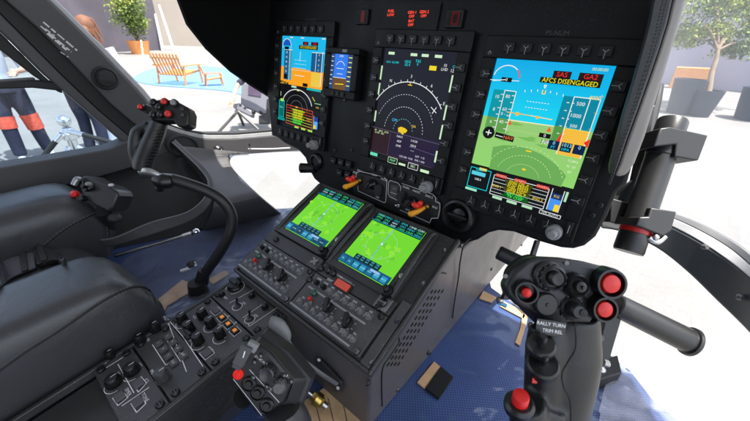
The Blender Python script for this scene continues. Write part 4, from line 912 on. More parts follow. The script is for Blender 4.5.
def wband(name,A_,B_,mt,sc_=1.0,th=.025,bev=.003):
    def rs(L,n=24):
        L=[V(q) for q in L]; d=[0]
        for a,c_ in zip(L,L[1:]): d.append(d[-1]+(c_-a).length)
        o=[]
        for i in range(n+1):
            t=d[-1]*i/n
            for j in range(len(d)-1):
                if t<=d[j+1]+1e-6: o.append(L[j].lerp(L[j+1],(t-d[j])/(d[j+1]-d[j]))); break
        return o
    a=[onwall(q,sc_) for q in rs(A_)];c_=[onwall(q,sc_) for q in rs(B_)]
    b=B(mt); n=len(a); vs=a+c_
    outs=[]
    for q in vs:
        h=V((q.x,q.y,0)).normalized(); outs.append(q+h*th)
    vs=vs+outs;fs=[]
    for i in range(n-1): fs+=[(i,n+i,n+i+1,i+1),(2*n+i,2*n+i+1,3*n+i+1,3*n+i),(i,i+1,2*n+i+1,2*n+i),(n+i,3*n+i,3*n+i+1,n+i+1)]
    fs+=[(0,2*n,3*n,n),(n-1,2*n-1,4*n-1,3*n-1)]
    b.add(vs,fs); return obj(name,b,cabin,smooth=60,bevel=bev)
tA=[(150,122),(165,128),(185,135),(205,139),(235,139),(270,136),(300,134),(330,132)]
tB=[(150,150),(170,165),(195,175),(215,168),(226,158),(240,155),(275,153),(306,152),(330,152)]
wband('nose_band',tA,[(140,160),(165,172),(190,180),(212,172),(228,157),(250,154),(280,152),(330,151)],TRIM)
wband('windshield_seal',[(q[0],q[1]-4) for q in tA],tA,SILV,1.0,.03,.001)
wband('windshield_seal_dark',[(q[0]-1,q[1]-6.0) for q in tA],[(q[0],q[1]-4) for q in tA],TRIMD,1.0,.03,.001)
# diagonal hull member between side panel and chin window (leans inwards to the floor)
def smd(L,n=5):
    o=[]
    for i in range(len(L)-1):
        a=L[max(i-1,0)];b_=L[i];c_=L[i+1];d=L[min(i+2,len(L)-1)]
        for k in range(n):
            t=k/n;o.append(.5*((2*b_)+(c_-a)*t+(2*a-5*b_+4*c_-d)*t*t+(3*b_-a-3*c_+d)*t**3))
    return o+[L[-1]]
dgA=smd([D(250,153,1.09),D(233,155,1.08),D(228,160,1.07),D(231,168,1.05),D(243,181,1.015),D(260,197,.975),onz((281,214),FZ)])
dgB=smd([D(180,146,1.0),D(190,157,.99),D(199,167,.985),D(209,180,.97),D(213,192,.95),D(212,208,.93),onz((204,231),FZ)])
b=B(mat('trim_brightened',(.10,.097,.098),.55,bump=.5,bscale=900,var=.1,vscale=6)); b.strip(dgA,dgB,(-.01,.012,-.008)); obj('hull_side',b,cabin,bevel=.002,smooth=80)  # lighter copy of the cabin trim, brightened because this face falls dark
gv=smd([D(174,143,1.0),D(186,157,.985),D(197,169,.975),D(206,181,.96),D(210,192,.945),D(209,208,.925),D(201,229,.90)])
b=B(mat('groove_black',.004,.7)); b.tube([q-CT*-.002 for q in gv],.012,10,smooth=False,flat=.6); obj('hull_groove',b,cabin)
# fixings on the band
for q,r in(((218,150),.016),):
    k=B(KNOB); c_=onwall(q,.985); nrm=-V((c_.x,c_.y,0)).normalized(); k.lathe([(r,0),(r,.006),(r*.6,.012),(0,.012)],c_,nrm,24); k.ball(c_+nrm*.012+V((.01,0,.004)),.006); obj('round_plug',k,cabin)
c_=onwall((183,146),.99); nrm=-V((c_.x,c_.y,0)).normalized(); k=B(TRIMD); k.lathe([(.036,0),(.036,.006),(.030,.008),(.026,.003),(0,.003)],c_,nrm,28,sx=1.5,ref=V((nrm.y*-1,nrm.x,-.5))); obj('oval_recess',k,cabin)
k=B(SILV); k.tube([onwall((248,149),.985),onwall((270,149),.985),onwall((290,148),.985)],.003,8); obj('trim_bead',k,cabin)
c_=onwall((250,145),.98);k=B(SCREW);k.box(c_,(.006,.006,.01));obj('small_clip',k,cabin)
# gas strut rod
st=thing('strut_rod','thin silver rod with ball end crossing the left side pocket','rod',D(193,234,.82))
b=B(STEEL); b.cyl(D(115,256,.80),D(183,236,.83),.0045,n=12); obj('rod',b,st)
b=B(CHROME); b.cyl(D(183,236,.83),D(192,233,.835),.007,n=14); b.ball(D(196,232,.837),.010); obj('ball_end',b,st)
# right lower arc frame
ra=[(604,205),(625,212),(660,222),(690,236),(720,255),(752,280),(800,325)]
rb=[(600,228),(622,232),(655,247),(685,270),(715,299),(752,336),(790,385)]
rt=[(604,200),(630,207),(664,215),(695,228),(728,247),(756,270),(806,316)]
rt2=[(604,197),(632,204),(668,212),(700,224),(733,242),(760,263),(812,308)]
dd=[.80,.78,.74,.69,.64,.58,.50]
def rf(L): return [D(q[0],q[1],d) for q,d in zip(L,dd)]
def sm(L,n=5):
    o=[]
    for i in range(len(L)-1):
        a=L[max(i-1,0)];b_=L[i];c_=L[i+1];d=L[min(i+2,len(L)-1)]
        for k in range(n):
            t=k/n;o.append(.5*((2*b_)+(c_-a)*t+(2*a-5*b_+4*c_-d)*t*t+(3*b_-a-3*c_+d)*t**3))
    return o+[L[-1]]
FR=mat('frame_slate',(.032,.038,.042),.5,bump=.3,bscale=800,var=.1,vscale=8)
b=B(FR); b.strip(sm(rf(ra)),sm(rf(rb)),(.01,.03,-.01)); obj('right_window_frame',b,cabin,bevel=.004,smooth=60)
b=B(SILV); b.strip(sm(rf(rt)),sm(rf([(q[0],q[1]-.3) for q in ra])),(.01,.03,-.01)); obj('frame_edge_light',b,cabin,bevel=.002,smooth=60)
b=B(mat('frame_edge_grey',.10,.4)); b.strip(sm(rf(rt2)),sm(rf([(q[0],q[1]-.3) for q in rt])),(.01,.03,-.01)); obj('frame_edge_seal',b,cabin,bevel=.001,smooth=60)
for q,d in(((739,297),.60),((704,247),.66),((652,236),.74)):
    k=B(mat('plug_grey',.12,.35,metal=.5)); c_=D(q[0],q[1],d-.003); k.lathe([(.006,0),(.006,.004),(.004,.007),(0,.007)],c_,CT,16); obj('frame_screw',k,cabin)
# right windshield post beyond the padded hood edge
b=B(BLACK); b.strip([D(660,84,.66),D(654,104,.65),D(635,170,.64),D(622,200,.63)],[D(664,84,.66),D(661,104,.65),D(645,170,.64),D(640,208,.63)],(0.0,.03,0)); obj('windshield_post',b,cabin,bevel=.003)
# roof, rear bulkhead and right sill, out of the picture; roof outline shaped to block sun
b=B(mat('headliner',.65,.8)); b.prism([V((-.80,-2.0,.66)),V((.92,-2.0,.66)),V((.92,.0,.66)),V((.82,.16,.66)),V((.32,.16,.66)),V((.30,.0,.66)),V((-.80,.0,.66))],(0,0,.06)); obj('roof',b,cabin)
b=B(mat('bulkhead',.40,.8)); b.box((0,-2.0,.1),(1.5,.05,1.06)); obj('rear_bulkhead',b,cabin)
b=B(mat('lower_hull',.15,.5)); b.prism([V((-.70,-2.0,-.43)),V((.70,-2.0,-.43)),V((.70,-.5,-.43)),V((.5,.03,-.43)),V((.24,.12,-.43)),V((-.42,.2,-.43)),V((-.62,-.3,-.43))],(0,0,-.20)); obj('belly',b,cabin,bevel=.03)
# glazing
GL=glass('cabin_glass',(.97,.985,.985))
b=B(glass('tinted_door_glass',(.62,.74,.84))); b.poly([wl(q,-.018) for q in [(-150,190),(0,170),(60,161),(110,152),(133,143),(70,88),(0,40),(-60,-20),(-150,-60)]]); obj('door_window',b,cabin)
b=B(GL); b.poly([D(229,155,1.06),D(330,148,1.1),D(336,190,1.0),D(330,215,.95),D(282,215,.96),D(240,180,1.0)]); obj('chin_window',b,cabin)
wsg=bpy.data.materials.new('windshield_glass');wsg.use_nodes=True;nt=wsg.node_tree;nt.nodes.clear()
o_=nt.nodes.new('ShaderNodeOutputMaterial');t_=nt.nodes.new('ShaderNodeBsdfTransparent');t_.inputs[0].default_value=(.97,.97,.97,1);g_=nt.nodes.new('ShaderNodeBsdfGlossy');g_.inputs['Roughness'].default_value=.03;d_=nt.nodes.new('ShaderNodeBsdfDiffuse');d_.inputs[0].default_value=(.8,.8,.8,1)
n_=nt.nodes.new('ShaderNodeTexNoise');n_.inputs['Scale'].default_value=4;n_.inputs['Detail'].default_value=6;mr=nt.nodes.new('ShaderNodeMapRange');mr.inputs['To Min'].default_value=.03;mr.inputs['To Max'].default_value=.16
nt.links.new(n_.outputs['Fac'],mr.inputs[0]);mr.inputs['To Min'].default_value=.005;mr.inputs['To Max'].default_value=.022;m1=nt.nodes.new('ShaderNodeMixShader');nt.links.new(mr.outputs[0],m1.inputs[0]);nt.links.new(t_.outputs[0],m1.inputs[1]);nt.links.new(d_.outputs[0],m1.inputs[2])
m2=nt.nodes.new('ShaderNodeMixShader');m2.inputs[0].default_value=.05;nt.links.new(m1.outputs[0],m2.inputs[1]);nt.links.new(g_.outputs[0],m2.inputs[2]);nt.links.new(m2.outputs[0],o_.inputs[0])
b=B(wsg); b.strip(smd([D(q[0],q[1],d+.02) for q,d in zip(rt2,dd)]),smd([D(q[0],q[1],d) for q,d in zip([(604,-40),(650,-45),(690,-50),(730,-60),(770,-70),(810,-80),(900,-90)],[.98,.95,.91,.87,.82,.76,.66])]),(.002,.004,0)); obj('windshield',b,cabin,smooth=80)
#==================================================================== CABIN TORCH in clamp at the right post
DT=.56
tq=thing('cabin_torch','black cylinder torch with red ring clipped beside the hood edge','torch',D(645,180,DT))
def TP(t,dd_=0): a=V((673,120));c_=V((632,240)); q=a.lerp(c_,t); return D(q.x,q.y,DT+dd_)
TB=mat('torch_black',.016,.35,rvar=.05);ax=(TP(1)-TP(0))
b=B(TB); r=.0215; L=ax.length; b.lathe([(r*.92,0),(r,.004),(r,L*.16),(r*1.04,L*.165),(r*1.04,L*.3),(r*.98,L*.305),(r*.98,L*.80),(r*1.0,L*.81),(r*.98,L*.905)],TP(0),ax,36); obj('barrel',b,tq)
b=B(mat('ring_red',(.45,.012,.01),.35)); b.lathe([(r*1.03,L*.905),(r*1.03,L*.945)],TP(0),ax,36); obj('red_ring',b,tq)
b=B(TB); b.lathe([(r*1.0,L*.945),(r*1.02,L*1.08),(r*.96,L*1.10),(0,L*1.10)],TP(0),ax,36); obj('end_cap',b,tq)
CLG=mat('clamp_grey',.030,.4,metal=.3)
cl=thing('torch_clamp','dark grey block clamp holding the top of the torch','clamp',D(690,145,DT))
b=B(CLG); c8=crop(590,100,3.756)
b.prism([D(*c8(*q),DT-.028) for q in [(265,105),(300,100),(445,132),(408,228),(318,212),(325,165),(240,175)]],-CT*.05); obj('clamp_block',b,cl,bevel=.002)
b=B(CLG); c9=crop(560,170,3.947)
b.prism([D(*c9(*q),DT-.028) for q in [(360,148),(462,165),(440,240),(410,262),(300,218),(315,185),(350,185)]],-CT*.05); obj('clamp_block',b,cl,bevel=.002)
b=B(STEEL); b.tube([D(*c9(350,265),DT-.02),D(*c9(385,285),DT-.02),D(*c9(415,262),DT-.02)],.004,8); b.ball(D(*c9(375,265),DT-.022),.006); obj('clamp_wire',b,cl)
b=B(CLG); b.prism([D(*q,DT+.03) for q in [(650,108),(656,104),(640,206),(612,200),(614,196),(634,180)]],-CT*.012); obj('mount_arm',b,cl,bevel=.002)
b=B(CLG); b.prism([D(*q,DT+.02) for q in [(612,198),(640,206),(636,230),(610,222)]],-CT*.05); obj('mount_base',b,cl,bevel=.002)
#==================================================================== LEFT SEAT
def superell(cx,cz,hx,hz,n=28,p=3.2):
    o=[]
    for i in range(n):
        t=2*math.pi*i/n;c_,s_=math.cos(t),math.sin(t); o.append((cx+hx*math.copysign(abs(c_)**(2/p),c_),cz+hz*math.copysign(abs(s_)**(2/p),s_)))
    return o
def loft(b,rings,mt=None,cap=True):
    n=len(rings[0]);vs=[q for r in rings for q in r];fs=[]
    for j in range(len(rings)-1):
        for i in range(n): k=(i+1)%n; fs.append((j*n+i,j*n+k,(j+1)*n+k,(j+1)*n+i))
    fs.append(tuple(range(n))[::-1]);fs.append(tuple((len(rings)-1)*n+i for i in range(n)))
    return b.add(vs,fs,mt)
seat=thing('pilot_seat','black leather pilot seat with thick stitched bolsters at left','seat',(-.42,-.8,FZ))
def bolster(xc,hx,yf,yb,zt,hz,slope,p=2.8,nose=.09,dx=0):
    R=[];N=26
    for j in range(N+1):
        t=j/N; y=yf+(yb-yf)*t; d=y-yf; k=1.0
        dist=abs(d)
        if dist<nose: k=math.sqrt(max(0,1-((nose-dist)/nose)**2.2))
        k=max(k,.04)
        z=zt-hz+slope*(yf-y)
        R.append([V((x+dx*dist,y,zz-(1-k)*hz*.35)) for x,zz in superell(xc,z,hx*(.45+.55*k),hz*k,36,p)])
    return R
b=B(LEATH); loft(b,bolster(-.262,.074,-.402,-1.25,-.212,.098,-.05,5.5,.085)); sR=obj('right_bolster',b,seat,smooth=80,sub=1)
b=B(LEATH); loft(b,bolster(-.60,.085,-.375,-1.25,-.185,.10,-.02,3.8,.08,dx=.03)); obj('left_bolster',b,seat,smooth=80,sub=1)
b=B(LEATH); loft(b,bolster(-.43,.15,-.425,-1.25,-.275,.06,-.03,3.0,.08)); obj('seat_cushion',b,seat,smooth=80,sub=1)
b=B(BLACK); b.box((-.42,-.85,-.375),(.46,.75,.06)); obj('seat_base',b,seat,bevel=.01)
#==================================================================== placeholder marker for controls and outside
#==================================================================== seat trim and belt
from mathutils.bvhtree import BVHTree
bpy.context.view_layer.update(); dg=bpy.context.evaluated_depsgraph_get()
def bvh(o):
    e=o.evaluated_get(dg); me=e.to_mesh(); M=WM[o.name]; t=BVHTree.FromPolygons([M@v.co for v in me.vertices],[tuple(p.vertices) for p in me.polygons]); e.to_mesh_clear(); return t
parts={o.name:o for o in seat.children}
tr_=bvh(parts['right_bolster']);tl_=bvh(parts['left_bolster']);tc_=bvh(parts['seat_cushion'])
def hit(tree,q,off=.001):
    h=tree.ray_cast(CW,ray(q).normalized())
    return (h[0]+h[1]*off,h[1]) if h[0] else (None,None)
STM=mat('seam_thread',.09,.5);SEAM=mat('seam_groove',.006,.7)
def seamline(tree,pts,par,offpx=1.6):
    P=sm([V(q) for q in pts],6); 
    for o_ in(0,):
        w=[hit(tree,q,.0002)[0] for q in P]; w=[q for q in w if q]
        if len(w)>2:
            b=B(SEAM); b.tube(w,.0024,8,smooth=False); obj('seam',b,par)
    b=B(STM)
    for sgn in(-1,1):
        Q=[]
        for i,q in enumerate(P):
            t=(P[min(i+1,len(P)-1)]-P[max(i-1,0)]).normalized(); Q.append(q+V((-t.y,t.x))*offpx*sgn)
        L=0
        for a,c_ in zip(Q,Q[1:]):
            n_=max(1,int((c_-a).length/2.2))
            for k in range(n_):
                p=hit(tree,a.lerp(c_,k/n_),.0006)[0];r=hit(tree,a.lerp(c_,(k+.65)/n_),.0006)[0]
                if p and r and (p-r).length<.02: b.cyl(p,r,.0012,n=5)
    if b.v: obj('stitching',b,par)
def sm(L,n=5):
    L=[V(q) for q in L];o=[]
    for i in range(len(L)-1):
        a=L[max(i-1,0)];b_=L[i];c_=L[i+1];d=L[min(i+2,len(L)-1)]
        for k in range(n):
            t=k/n;o.append(.5*((2*b_)+(c_-a)*t+(2*a-5*b_+4*c_-d)*t*t+(3*b_-a-3*c_+d)*t**3))
    return o+[L[-1]]
seamline(tr_,[(-6,374),(25,352),(60,330),(95,306),(120,292),(138,287),(150,292),(155,304)],parts['right_bolster'])
seamline(tl_,[(30,258),(42,248),(60,233),(80,221),(98,214),(106,222),(109,236)],parts['left_bolster'],1.3)
# belt webbing
def belt(tree,A_,B_,mt,th,name,par,off=.006):
    a=[hit(tree,q,off)[0] for q in sm(A_,4)];c_=[hit(tree,q,off)[0] for q in sm(B_,4)]
    pr=[(x,y) for x,y in zip(a,c_) if x and y]
    if len(pr)<2: return None
    b=B(mt); b.strip([x for x,y in pr],[y for x,y in pr],V((0,0,th))); return obj(name,b,par,bevel=.001)
web=bpy.data.materials.new('belt_webbing');web.use_nodes=True;nt=web.node_tree;pb_=nt.nodes['Principled BSDF'];pb_.inputs['Base Color'].default_value=(.085,.087,.095,1);pb_.inputs['Roughness'].default_value=.55
tcn=nt.nodes.new('ShaderNodeTexCoord');wv=nt.nodes.new('ShaderNodeTexWave');wv.inputs['Scale'].default_value=170;bn=nt.nodes.new('ShaderNodeBump');bn.inputs['Strength'].default_value=.6;bn.inputs['Distance'].default_value=.001
nt.links.new(tcn.outputs['Object'],wv.inputs[0]);nt.links.new(wv.outputs['Fac'],bn.inputs['Height']);nt.links.new(bn.outputs[0],pb_.inputs['Normal'])
bt=thing('seat_belt','grey webbing belt with buckle lying across the leather seat','seat belt',(-.45,-.6,-.26))
# the strap follows the gutter between cushion and left bolster
def beltD(A_,B_,mt,name,par,th=.004):
    b=B(mt); a=sm(A_,4);c_=sm(B_,4)
    def lift(q):
        best=None
        for t in(tl_,tc_,tr_):
            h=t.ray_cast(CW,ray(q).normalized())
            if h[0] and (best is None or (h[0]-CW).length<(best-CW).length): best=h[0]
        return best+CT*.006 if best else None
    pr=[(lift(x),lift(y)) for x,y in zip(a,c_)]; pr=[(x,y) for x,y in pr if x and y]
    if len(pr)<2:return None
    b.strip([x for x,y in pr],[y for x,y in pr],V((0,0,th))); return obj(name,b,par,bevel=.001)
beltD([(-12,276),(0,268),(12,260),(25,256),(38,252)],[(-8,296),(4,287),(16,278),(28,273),(40,268)],web,'webbing',bt)
bk_=beltD([(24,255.5),(27,255),(30,254)],[(27,273.5),(30,272.5),(33,271)],mat('belt_slider',.05,.35,metal=.4),'strap_slider',bt,.007)
beltD([(38,252),(46,250),(58,253),(70,262)],[(42,268),(50,265),(60,263),(68,265)],mat('buckle_dark',.03,.3,metal=.3),'buckle',bt,.010)
beltD([(42,250.5),(45,250),(48,250.5)],[(47,266),(50,265),(53,264)],mat('belt_slider',.05,.35,metal=.4),'strap_slider',bt,.014)

#==================================================================== HAND CONTROLS
GRIPM=mat('grip_black',.008,.40,bump=.25,bscale=700,rvar=.07)
def P2(cf,q,d): x,y=cf(*q); return D(x,y,d)
# ---------- right (near) grip
h1=crop(490,240,4.007);h2=crop(490,316,4.007)
cyc=thing('control_stick','large black control grip with seven buttons nearest the camera','control stick',D(556,440,.33))
HD=.300
plate=[(150,78),(185,70),(300,76),(400,92),(470,110),(510,140),(530,180),(524,215),(492,238),(484,285),(455,318),(400,330),(330,324),(250,308),(170,300),(120,272),(70,222),(58,185),(95,125)]
def shr(pl,cf,d,th,k=1.0):   # silhouette holds for the block as a whole: far rim is pulled in by the lens alone
    return [P2(cf,q,d) for q in pl]
b=B(GRIPM); b.prism([P2(h1,q,HD) for q in plate],-CT*.016); 
obj('switch_head',b,cyc,bevel=.005,seg=3)
b=B(GRIPM); b.tube([D(520,268,.318),D(535,285,.322),D(555,300,.325),D(572,312,.325)],[.018,.026,.030,.028],24); obj('head_back',b,cyc)
def shroud(q,r,red=False,rr=0,cf=h1,d=HD,par=cyc,h=.010,ell=1.0,tilt=V((0,0,0)),nm='red_push_button'):
    c_=P2(cf,q,d); n_=(CT*1+tilt).normalized(); k=B(KNOB); R=r/4.007/F*d
    k.lathe([(R*1.02,-.004),(R,h*.6),(R*.93,h),(R*.80,h),(R*.74,h*.4),(R*.7,.001),(0,.001)],c_,n_,36); 
    rd=rr/4.007/F*d; k2=B(REDB); k2.lathe([(rd,.001),(rd*1.02,h*.6),(rd*.9,h*.92),(rd*.5,h*1.05),(0,h*1.08)],c_,n_,28)
    o=obj('button_shroud',k,par); obj(nm,k2,o)
shroud((460,168),62,True,38);shroud((435,268),52,True,32);shroud((140,203),46,True,19,tilt=-CR*.25)
def disc(q,prof,nm,cf=h1,d=HD,par=cyc,mt=GRIPM,knurl=0,cross=False):
    c_=P2(cf,q,d);sc__=1/4.007/F*d; k=B(mt); k.lathe([(r*sc__,h) for r,h in prof],c_,CT,36)
    if knurl:
        for j in range(knurl):
            a=2*math.pi*j/knurl; rr=prof[1][0]*sc__; k.box(c_+CR*math.cos(a)*rr+CU*math.sin(a)*rr+CT*(prof[1][1]*.6),(.0016,.0016,prof[1][1]*.7),MX((CR,CU,CT)).transposed())
    if cross:
        k.box(c_+CT*(prof[-1][1]+.001),(.012,.003,.003),MX((CR,CU,CT)).transposed());k.box(c_+CT*(prof[-1][1]+.001),(.003,.012,.003),MX((CR,CU,CT)).transposed())
    return obj(nm,k,par,bevel=0)
disc((237,145),[(52,-.002),(50,.008),(40,.010),(38,.007),(30,.007),(28,.013),(22,.015),(0,.014)],'trim_hat',knurl=14)
disc((228,143),[(60,-.003),(60,.003),(52,.005),(0,.005)],'hat_base')
disc((332,176),[(48,-.002),(48,.006),(40,.009),(34,.006),(24,.008),(20,.013),(8,.014),(7,.017),(0,.017)],'trim_hat')
disc((215,252),[(46,-.002),(46,.005),(40,.0065),(8,.0065),(5,.0075),(0,.0075)],'flat_button')
disc((315,268),[(46,-.002),(46,.005),(38,.007),(30,.006),(28,.014),(22,.016),(0,.0165)],'beep_switch',knurl=10)
disc((328,270),[(14,.014),(14,.0175),(0,.018)],'beep_switch_cap',mt=KEYM)
# grip body: several overlapping volumes fused to one surface
def gp(x,y,d=.305): return D(x,y,d)
b=B(GRIPM)
def rad(px,d=.32): return px/F*d
b.tube([gp(568,312,.318),gp(567,330,.32),gp(565,350,.322),gp(562,372,.324),gp(558,396,.328),gp(552,425,.335),gp(545,470,.35)],[rad(27),rad(29),rad(32),rad(32),rad(31),rad(31),rad(33)],40,sub=4,flat=.95)
b.tube([gp(548,328,.312),gp(546,350,.312),gp(545,375,.314),gp(543,400,.316)],[rad(17),rad(19),rad(19),rad(18)],20,sub=4)
b.tube([gp(548,402,.308),gp(538,425,.312),gp(532,470,.32)],[rad(19,.3),rad(23,.3),rad(24,.3)],24,sub=4)
b.tube([gp(528,402,.296),gp(530,425,.305)],[rad(17,.3),rad(20,.3)],24,smooth=False)
obj('grip',b,cyc,remesh=.0022,smoothit=7)
# label plate
k=B(mat('label_black',.01,.35)); RM=MX((CR,CU,CT)).transposed(); lr=RM@MX.Rotation(math.radians(-8),3,'Z')
lc_=P2(h1,(243,352),.287); k.box(lc_,(.025,.0125,.0015),lr)
text(k,'RALLY TURN',lc_+CT*.0009+CU*.0030,lr.col[0],lr.col[1],.0042,WHITE); text(k,'TRIM REL',lc_+CT*.0009-CU*.0028+CR*.001,lr.col[0],lr.col[1],.0042,WHITE); obj('label_plate',k,cyc,bevel=.0003)
def hatx(q,prof,nm,d):
    c_=P2(h2,q,d);sc__=1/4.007/F*d; ax_=(CU*.72+CT*.62-CR*.15).normalized(); k=B(KNOB); k.lathe([(r*sc__,h) for r,h in prof],c_,ax_,32); obj(nm,k,cyc)
hatx((205,112),[(56,-.006),(56,.000),(48,.002),(22,.002),(18,.004),(17,.010),(13,.013),(0,.013)],'thumb_hat',.287)
hatx((212,192),[(62,-.008),(62,.000),(54,.002),(36,.001),(14,.002),(10,.008),(14,.010),(9,.014),(0,.014)],'thumb_joystick',.287)
k=B(REDB); k.box(P2(h2,(180,250),.286),(.004,.008,.001),lr); obj('red_mark',k,cyc)
c_=P2(h2,(118,352),.289); ax_=(CU*.85+CT*.5-CR*.1).normalized(); k=B(KNOB); k.lathe([(.0125,-.006),(.0125,0),(.010,.003),(0,.003)],c_,ax_,28); bo=obj('button_collar',k,cyc)
k=B(REDB); k.lathe([(.0068,.002),(.0068,.011),(.0062,.0125),(.003,.013),(0,.013)],c_,ax_,24); obj('red_push_button',k,bo)
k=B(SEAM); k.tube([D(490+x/4.007,316+y/4.007,.2862) for x,y in[(338,20),(345,100),(335,160),(295,205),(288,235),(312,290),(325,340),(320,440)]],.0008,6); 
bpy.context.view_layer.update(); dg=bpy.context.evaluated_depsgraph_get()
tg_=bvh([o for o in cyc.children if o.name.startswith('grip')][0]); w_=[hit(tg_,q,.0001)[0] for q in sm([(574,322),(576,336),(575,350),(568,362),(562,374),(564,388),(570,400),(571,421),(570,440)],4)]; w_=[q for q in w_ if q]
k=B(SEAM); k.tube(w_,.0006,6,smooth=False); obj('mould_seam',k,cyc)
for q in((505,276),(566,263),(597,315),(530,300)):
    k=B(SCREW); k.lathe([(.0020,0),(.0020,.0012),(0,.0016)],D(*q,HD),CT,12); obj('head_screw',k,cyc)
k=B(GRIPM); k.tube([D(548,465,.345),D(540,540,.40),onz((520,620),-.30)],[.03,.018,.018],20); k.cyl(V((.36,-.42,-.30)),V((.36,-.42,-.41)),.03,.04); obj('stick_tube',k,cyc)
# ---------- right pedals
PED=mat('pedal_black',.014,.35,bump=.2,bscale=500)
pd=thing('rudder_pedal','black pedal tube on a short arm right of the large grip','pedal',onz((600,372),FZ),group='foot pedals')
b=B(PED); a=D(616,305,.60);c_=D(689,341,.585); b.cyl(a,c_,.0205,.0215,32,bev=.002); dd_=(c_-a).normalized(); b.lathe([(.0215,0),(.0250,.001),(.0255,.006),(.022,.009),(0,.009)],c_-dd_*.002,dd_,32); obj('foot_bar',b,pd)
b=B(PED); b.prism([D(*q,.595) for q in[(610,303),(623,306),(621,322),(607,370),(594,366)]],-CT*.012); 
obj('arm',b,pd,bevel=.002)
b=B(STEEL); b.cyl(D(600,338,.59),D(600,338,.575),.006,n=12); obj('bolt',b,pd); b=B(STEEL); b.cyl(D(601,362,.585),D(606,364,.59),.008,n=12); obj('bolt',b,pd); b=B(STEEL); b.ball(D(601,370,.585),.008); obj('bolt',b,pd)
b=B(BLACK); b.prism([onz(q,FZ+.0002) for q in[(588,372),(612,366),(616,384),(592,392)]],(0,0,.03)); obj('floor_bracket',b,pd,bevel=.002)
pd2=thing('rudder_pedal','short black pedal tube left of the large grip beside the pedestal wall','pedal',onz((540,290),FZ),group='foot pedals')
b=B(PED); a=D(498,252,.60);c_=D(530,268,.585); b.cyl(a,c_,.0125,.0135,28,bev=.002); obj('foot_bar',b,pd2)
b=B(PED); b.prism([D(*q,.60) for q in[(518,262),(530,262),(516,300),(502,300)]],-CT*.012); b.prism([D(*q,.605) for q in[(536,240),(541,241),(530,276),(525,274)]],-CT*.008); obj('arm',b,pd2,bevel=.002)
b=B(STEEL); b.ball(D(500,300,.62),.007); obj('bolt',b,pd2); b=B(mat('blue_clip',(.1,.35,.5),.4)); b.cyl(D(498,302,.62),D(506,306,.62),.004,n=10); obj('clip',b,pd2); b=B(STEEL); b.ball(D(532,326,.60),.008); obj('bolt',b,pd2)

# ---------- left control stick
ls=thing('control_stick','curved black control stick with red buttons rising beside the left seat','control stick',onz((203,288),FZ))
b=B(mat('tube_black',.013,.45)); tp=[((165,179),.665),((177,180.5),.67),((207,191),.69),((224.5,203),.705),((232,218),.72),((229,235),.73),((218,255),.745),((206,272),.757),((200,284),.765)]
b.tube([D(*q,d) for q,d in tp],.0112,20,sub=5); obj('stick_tube',b,ls)
b=B(RUBBER); b.tube([D(204,270,.755),D(202,280,.765),D(199,290,.775)],[.0120,.0145,.0155],20); b.tube([D(190,262,.745),D(193,266,.745)],.009,10); b.cyl(onz((199,293),FZ),onz((199,293),FZ)+V((0,0,.03)),.022,.018,24); obj('rubber_boot',b,ls)
b=B(mat('tag_white',.6,.5)); b.cyl(D(181,271,.75),D(190,268,.75),.0035,n=8); b.cyl(D(194,262,.745),D(196,266,.745),.003,n=8); obj('white_tag',b,ls)
b=B(GRIPM); b.tube([D(160,121,.64),D(156,132,.645),D(150,146,.65),D(145,158,.655),D(142,170,.66)],[.014,.016,.0175,.017,.0165],24,sub=4); b.tube([D(150,125,.645),D(138,132,.65),D(135,150,.655),D(137,165,.66)],[.009,.012,.012,.009],16,sub=4); obj('grip',b,ls,remesh=.002,smoothit=6)
KNU=mat('knurl_black',.016,.4)
b=B(KNU)
for r_ in range(12):
    for c__ in range(6):
        x=149+c__*2.4-r_*1.0+1; y=130+r_*3.3+c__*.3; p=D(x,y,.625)
        b.ball(D(x,y,.6305+.0008*abs(c__-2.5)**1.5+.0016*r_*.8),.0017,n=6)
obj('knurling',b,ls)
b=B(STEEL); b.tube([D(141,172,.655),D(150,173,.65),D(163,178,.655)],[.013,.010,.006],16,flat=.5); obj('steel_flange',b,ls)
b=B(KNOB); b.tube([D(155,178,.66),D(164,181,.66),D(173,181,.665)],[.011,.016,.013],18); b.ball(D(160,188,.665),.009); obj('clamp_collar',b,ls,remesh=.002,smoothit=3)
l1=crop(120,85,6.01); HL=.63
pl2=[(178,108),(200,92),(232,85),(300,88),(345,100),(400,130),(416,165),(410,240),(380,252),(345,250),(320,214),(205,216),(182,190)]
b=B(GRIPM); b.prism([P2(l1,q,HL) for q in pl2],-CT*.03); b.prism([P2(l1,q,HL+.004) for q in[(108,118),(150,110),(190,130),(195,170),(160,172),(112,148)]],-CT*.016); obj('switch_head',b,ls,bevel=.003)
def lb(q,r,mt,h=.006,nm='red_push_button'):
    c_=P2(l1,q,HL);R=r/6.01/F*HL;k=B(KNOB);k.lathe([(R*1.35,-.002),(R*1.35,h*.6),(R*1.15,h*.6),(R*1.1,.001),(0,.001)],c_,CT,18);k.lathe([(R,.001),(R,h),(R*.6,h*1.25),(0,h*1.3)],c_,CT,18,mt=mt);obj(nm,k,ls)
lb((130,135),14,REDB);lb((272,103),17,REDB);lb((296,176),19,REDB)
for q in((207,108),(240,135),(205,182),(250,180),(330,110)): lb(q,17,KNOB if q[0]!=330 else GREYK,.007,'hat_switch')
k=B(KEYM); 
for q in((378,180),(375,145)): k.box(P2(l1,q,HL-.001),(.006,.006,.004),MX((CR,CU,CT)).transposed(),mt=mat('guard_grey',.05,.35))
obj('side_switch',k,ls,bevel=.0005)
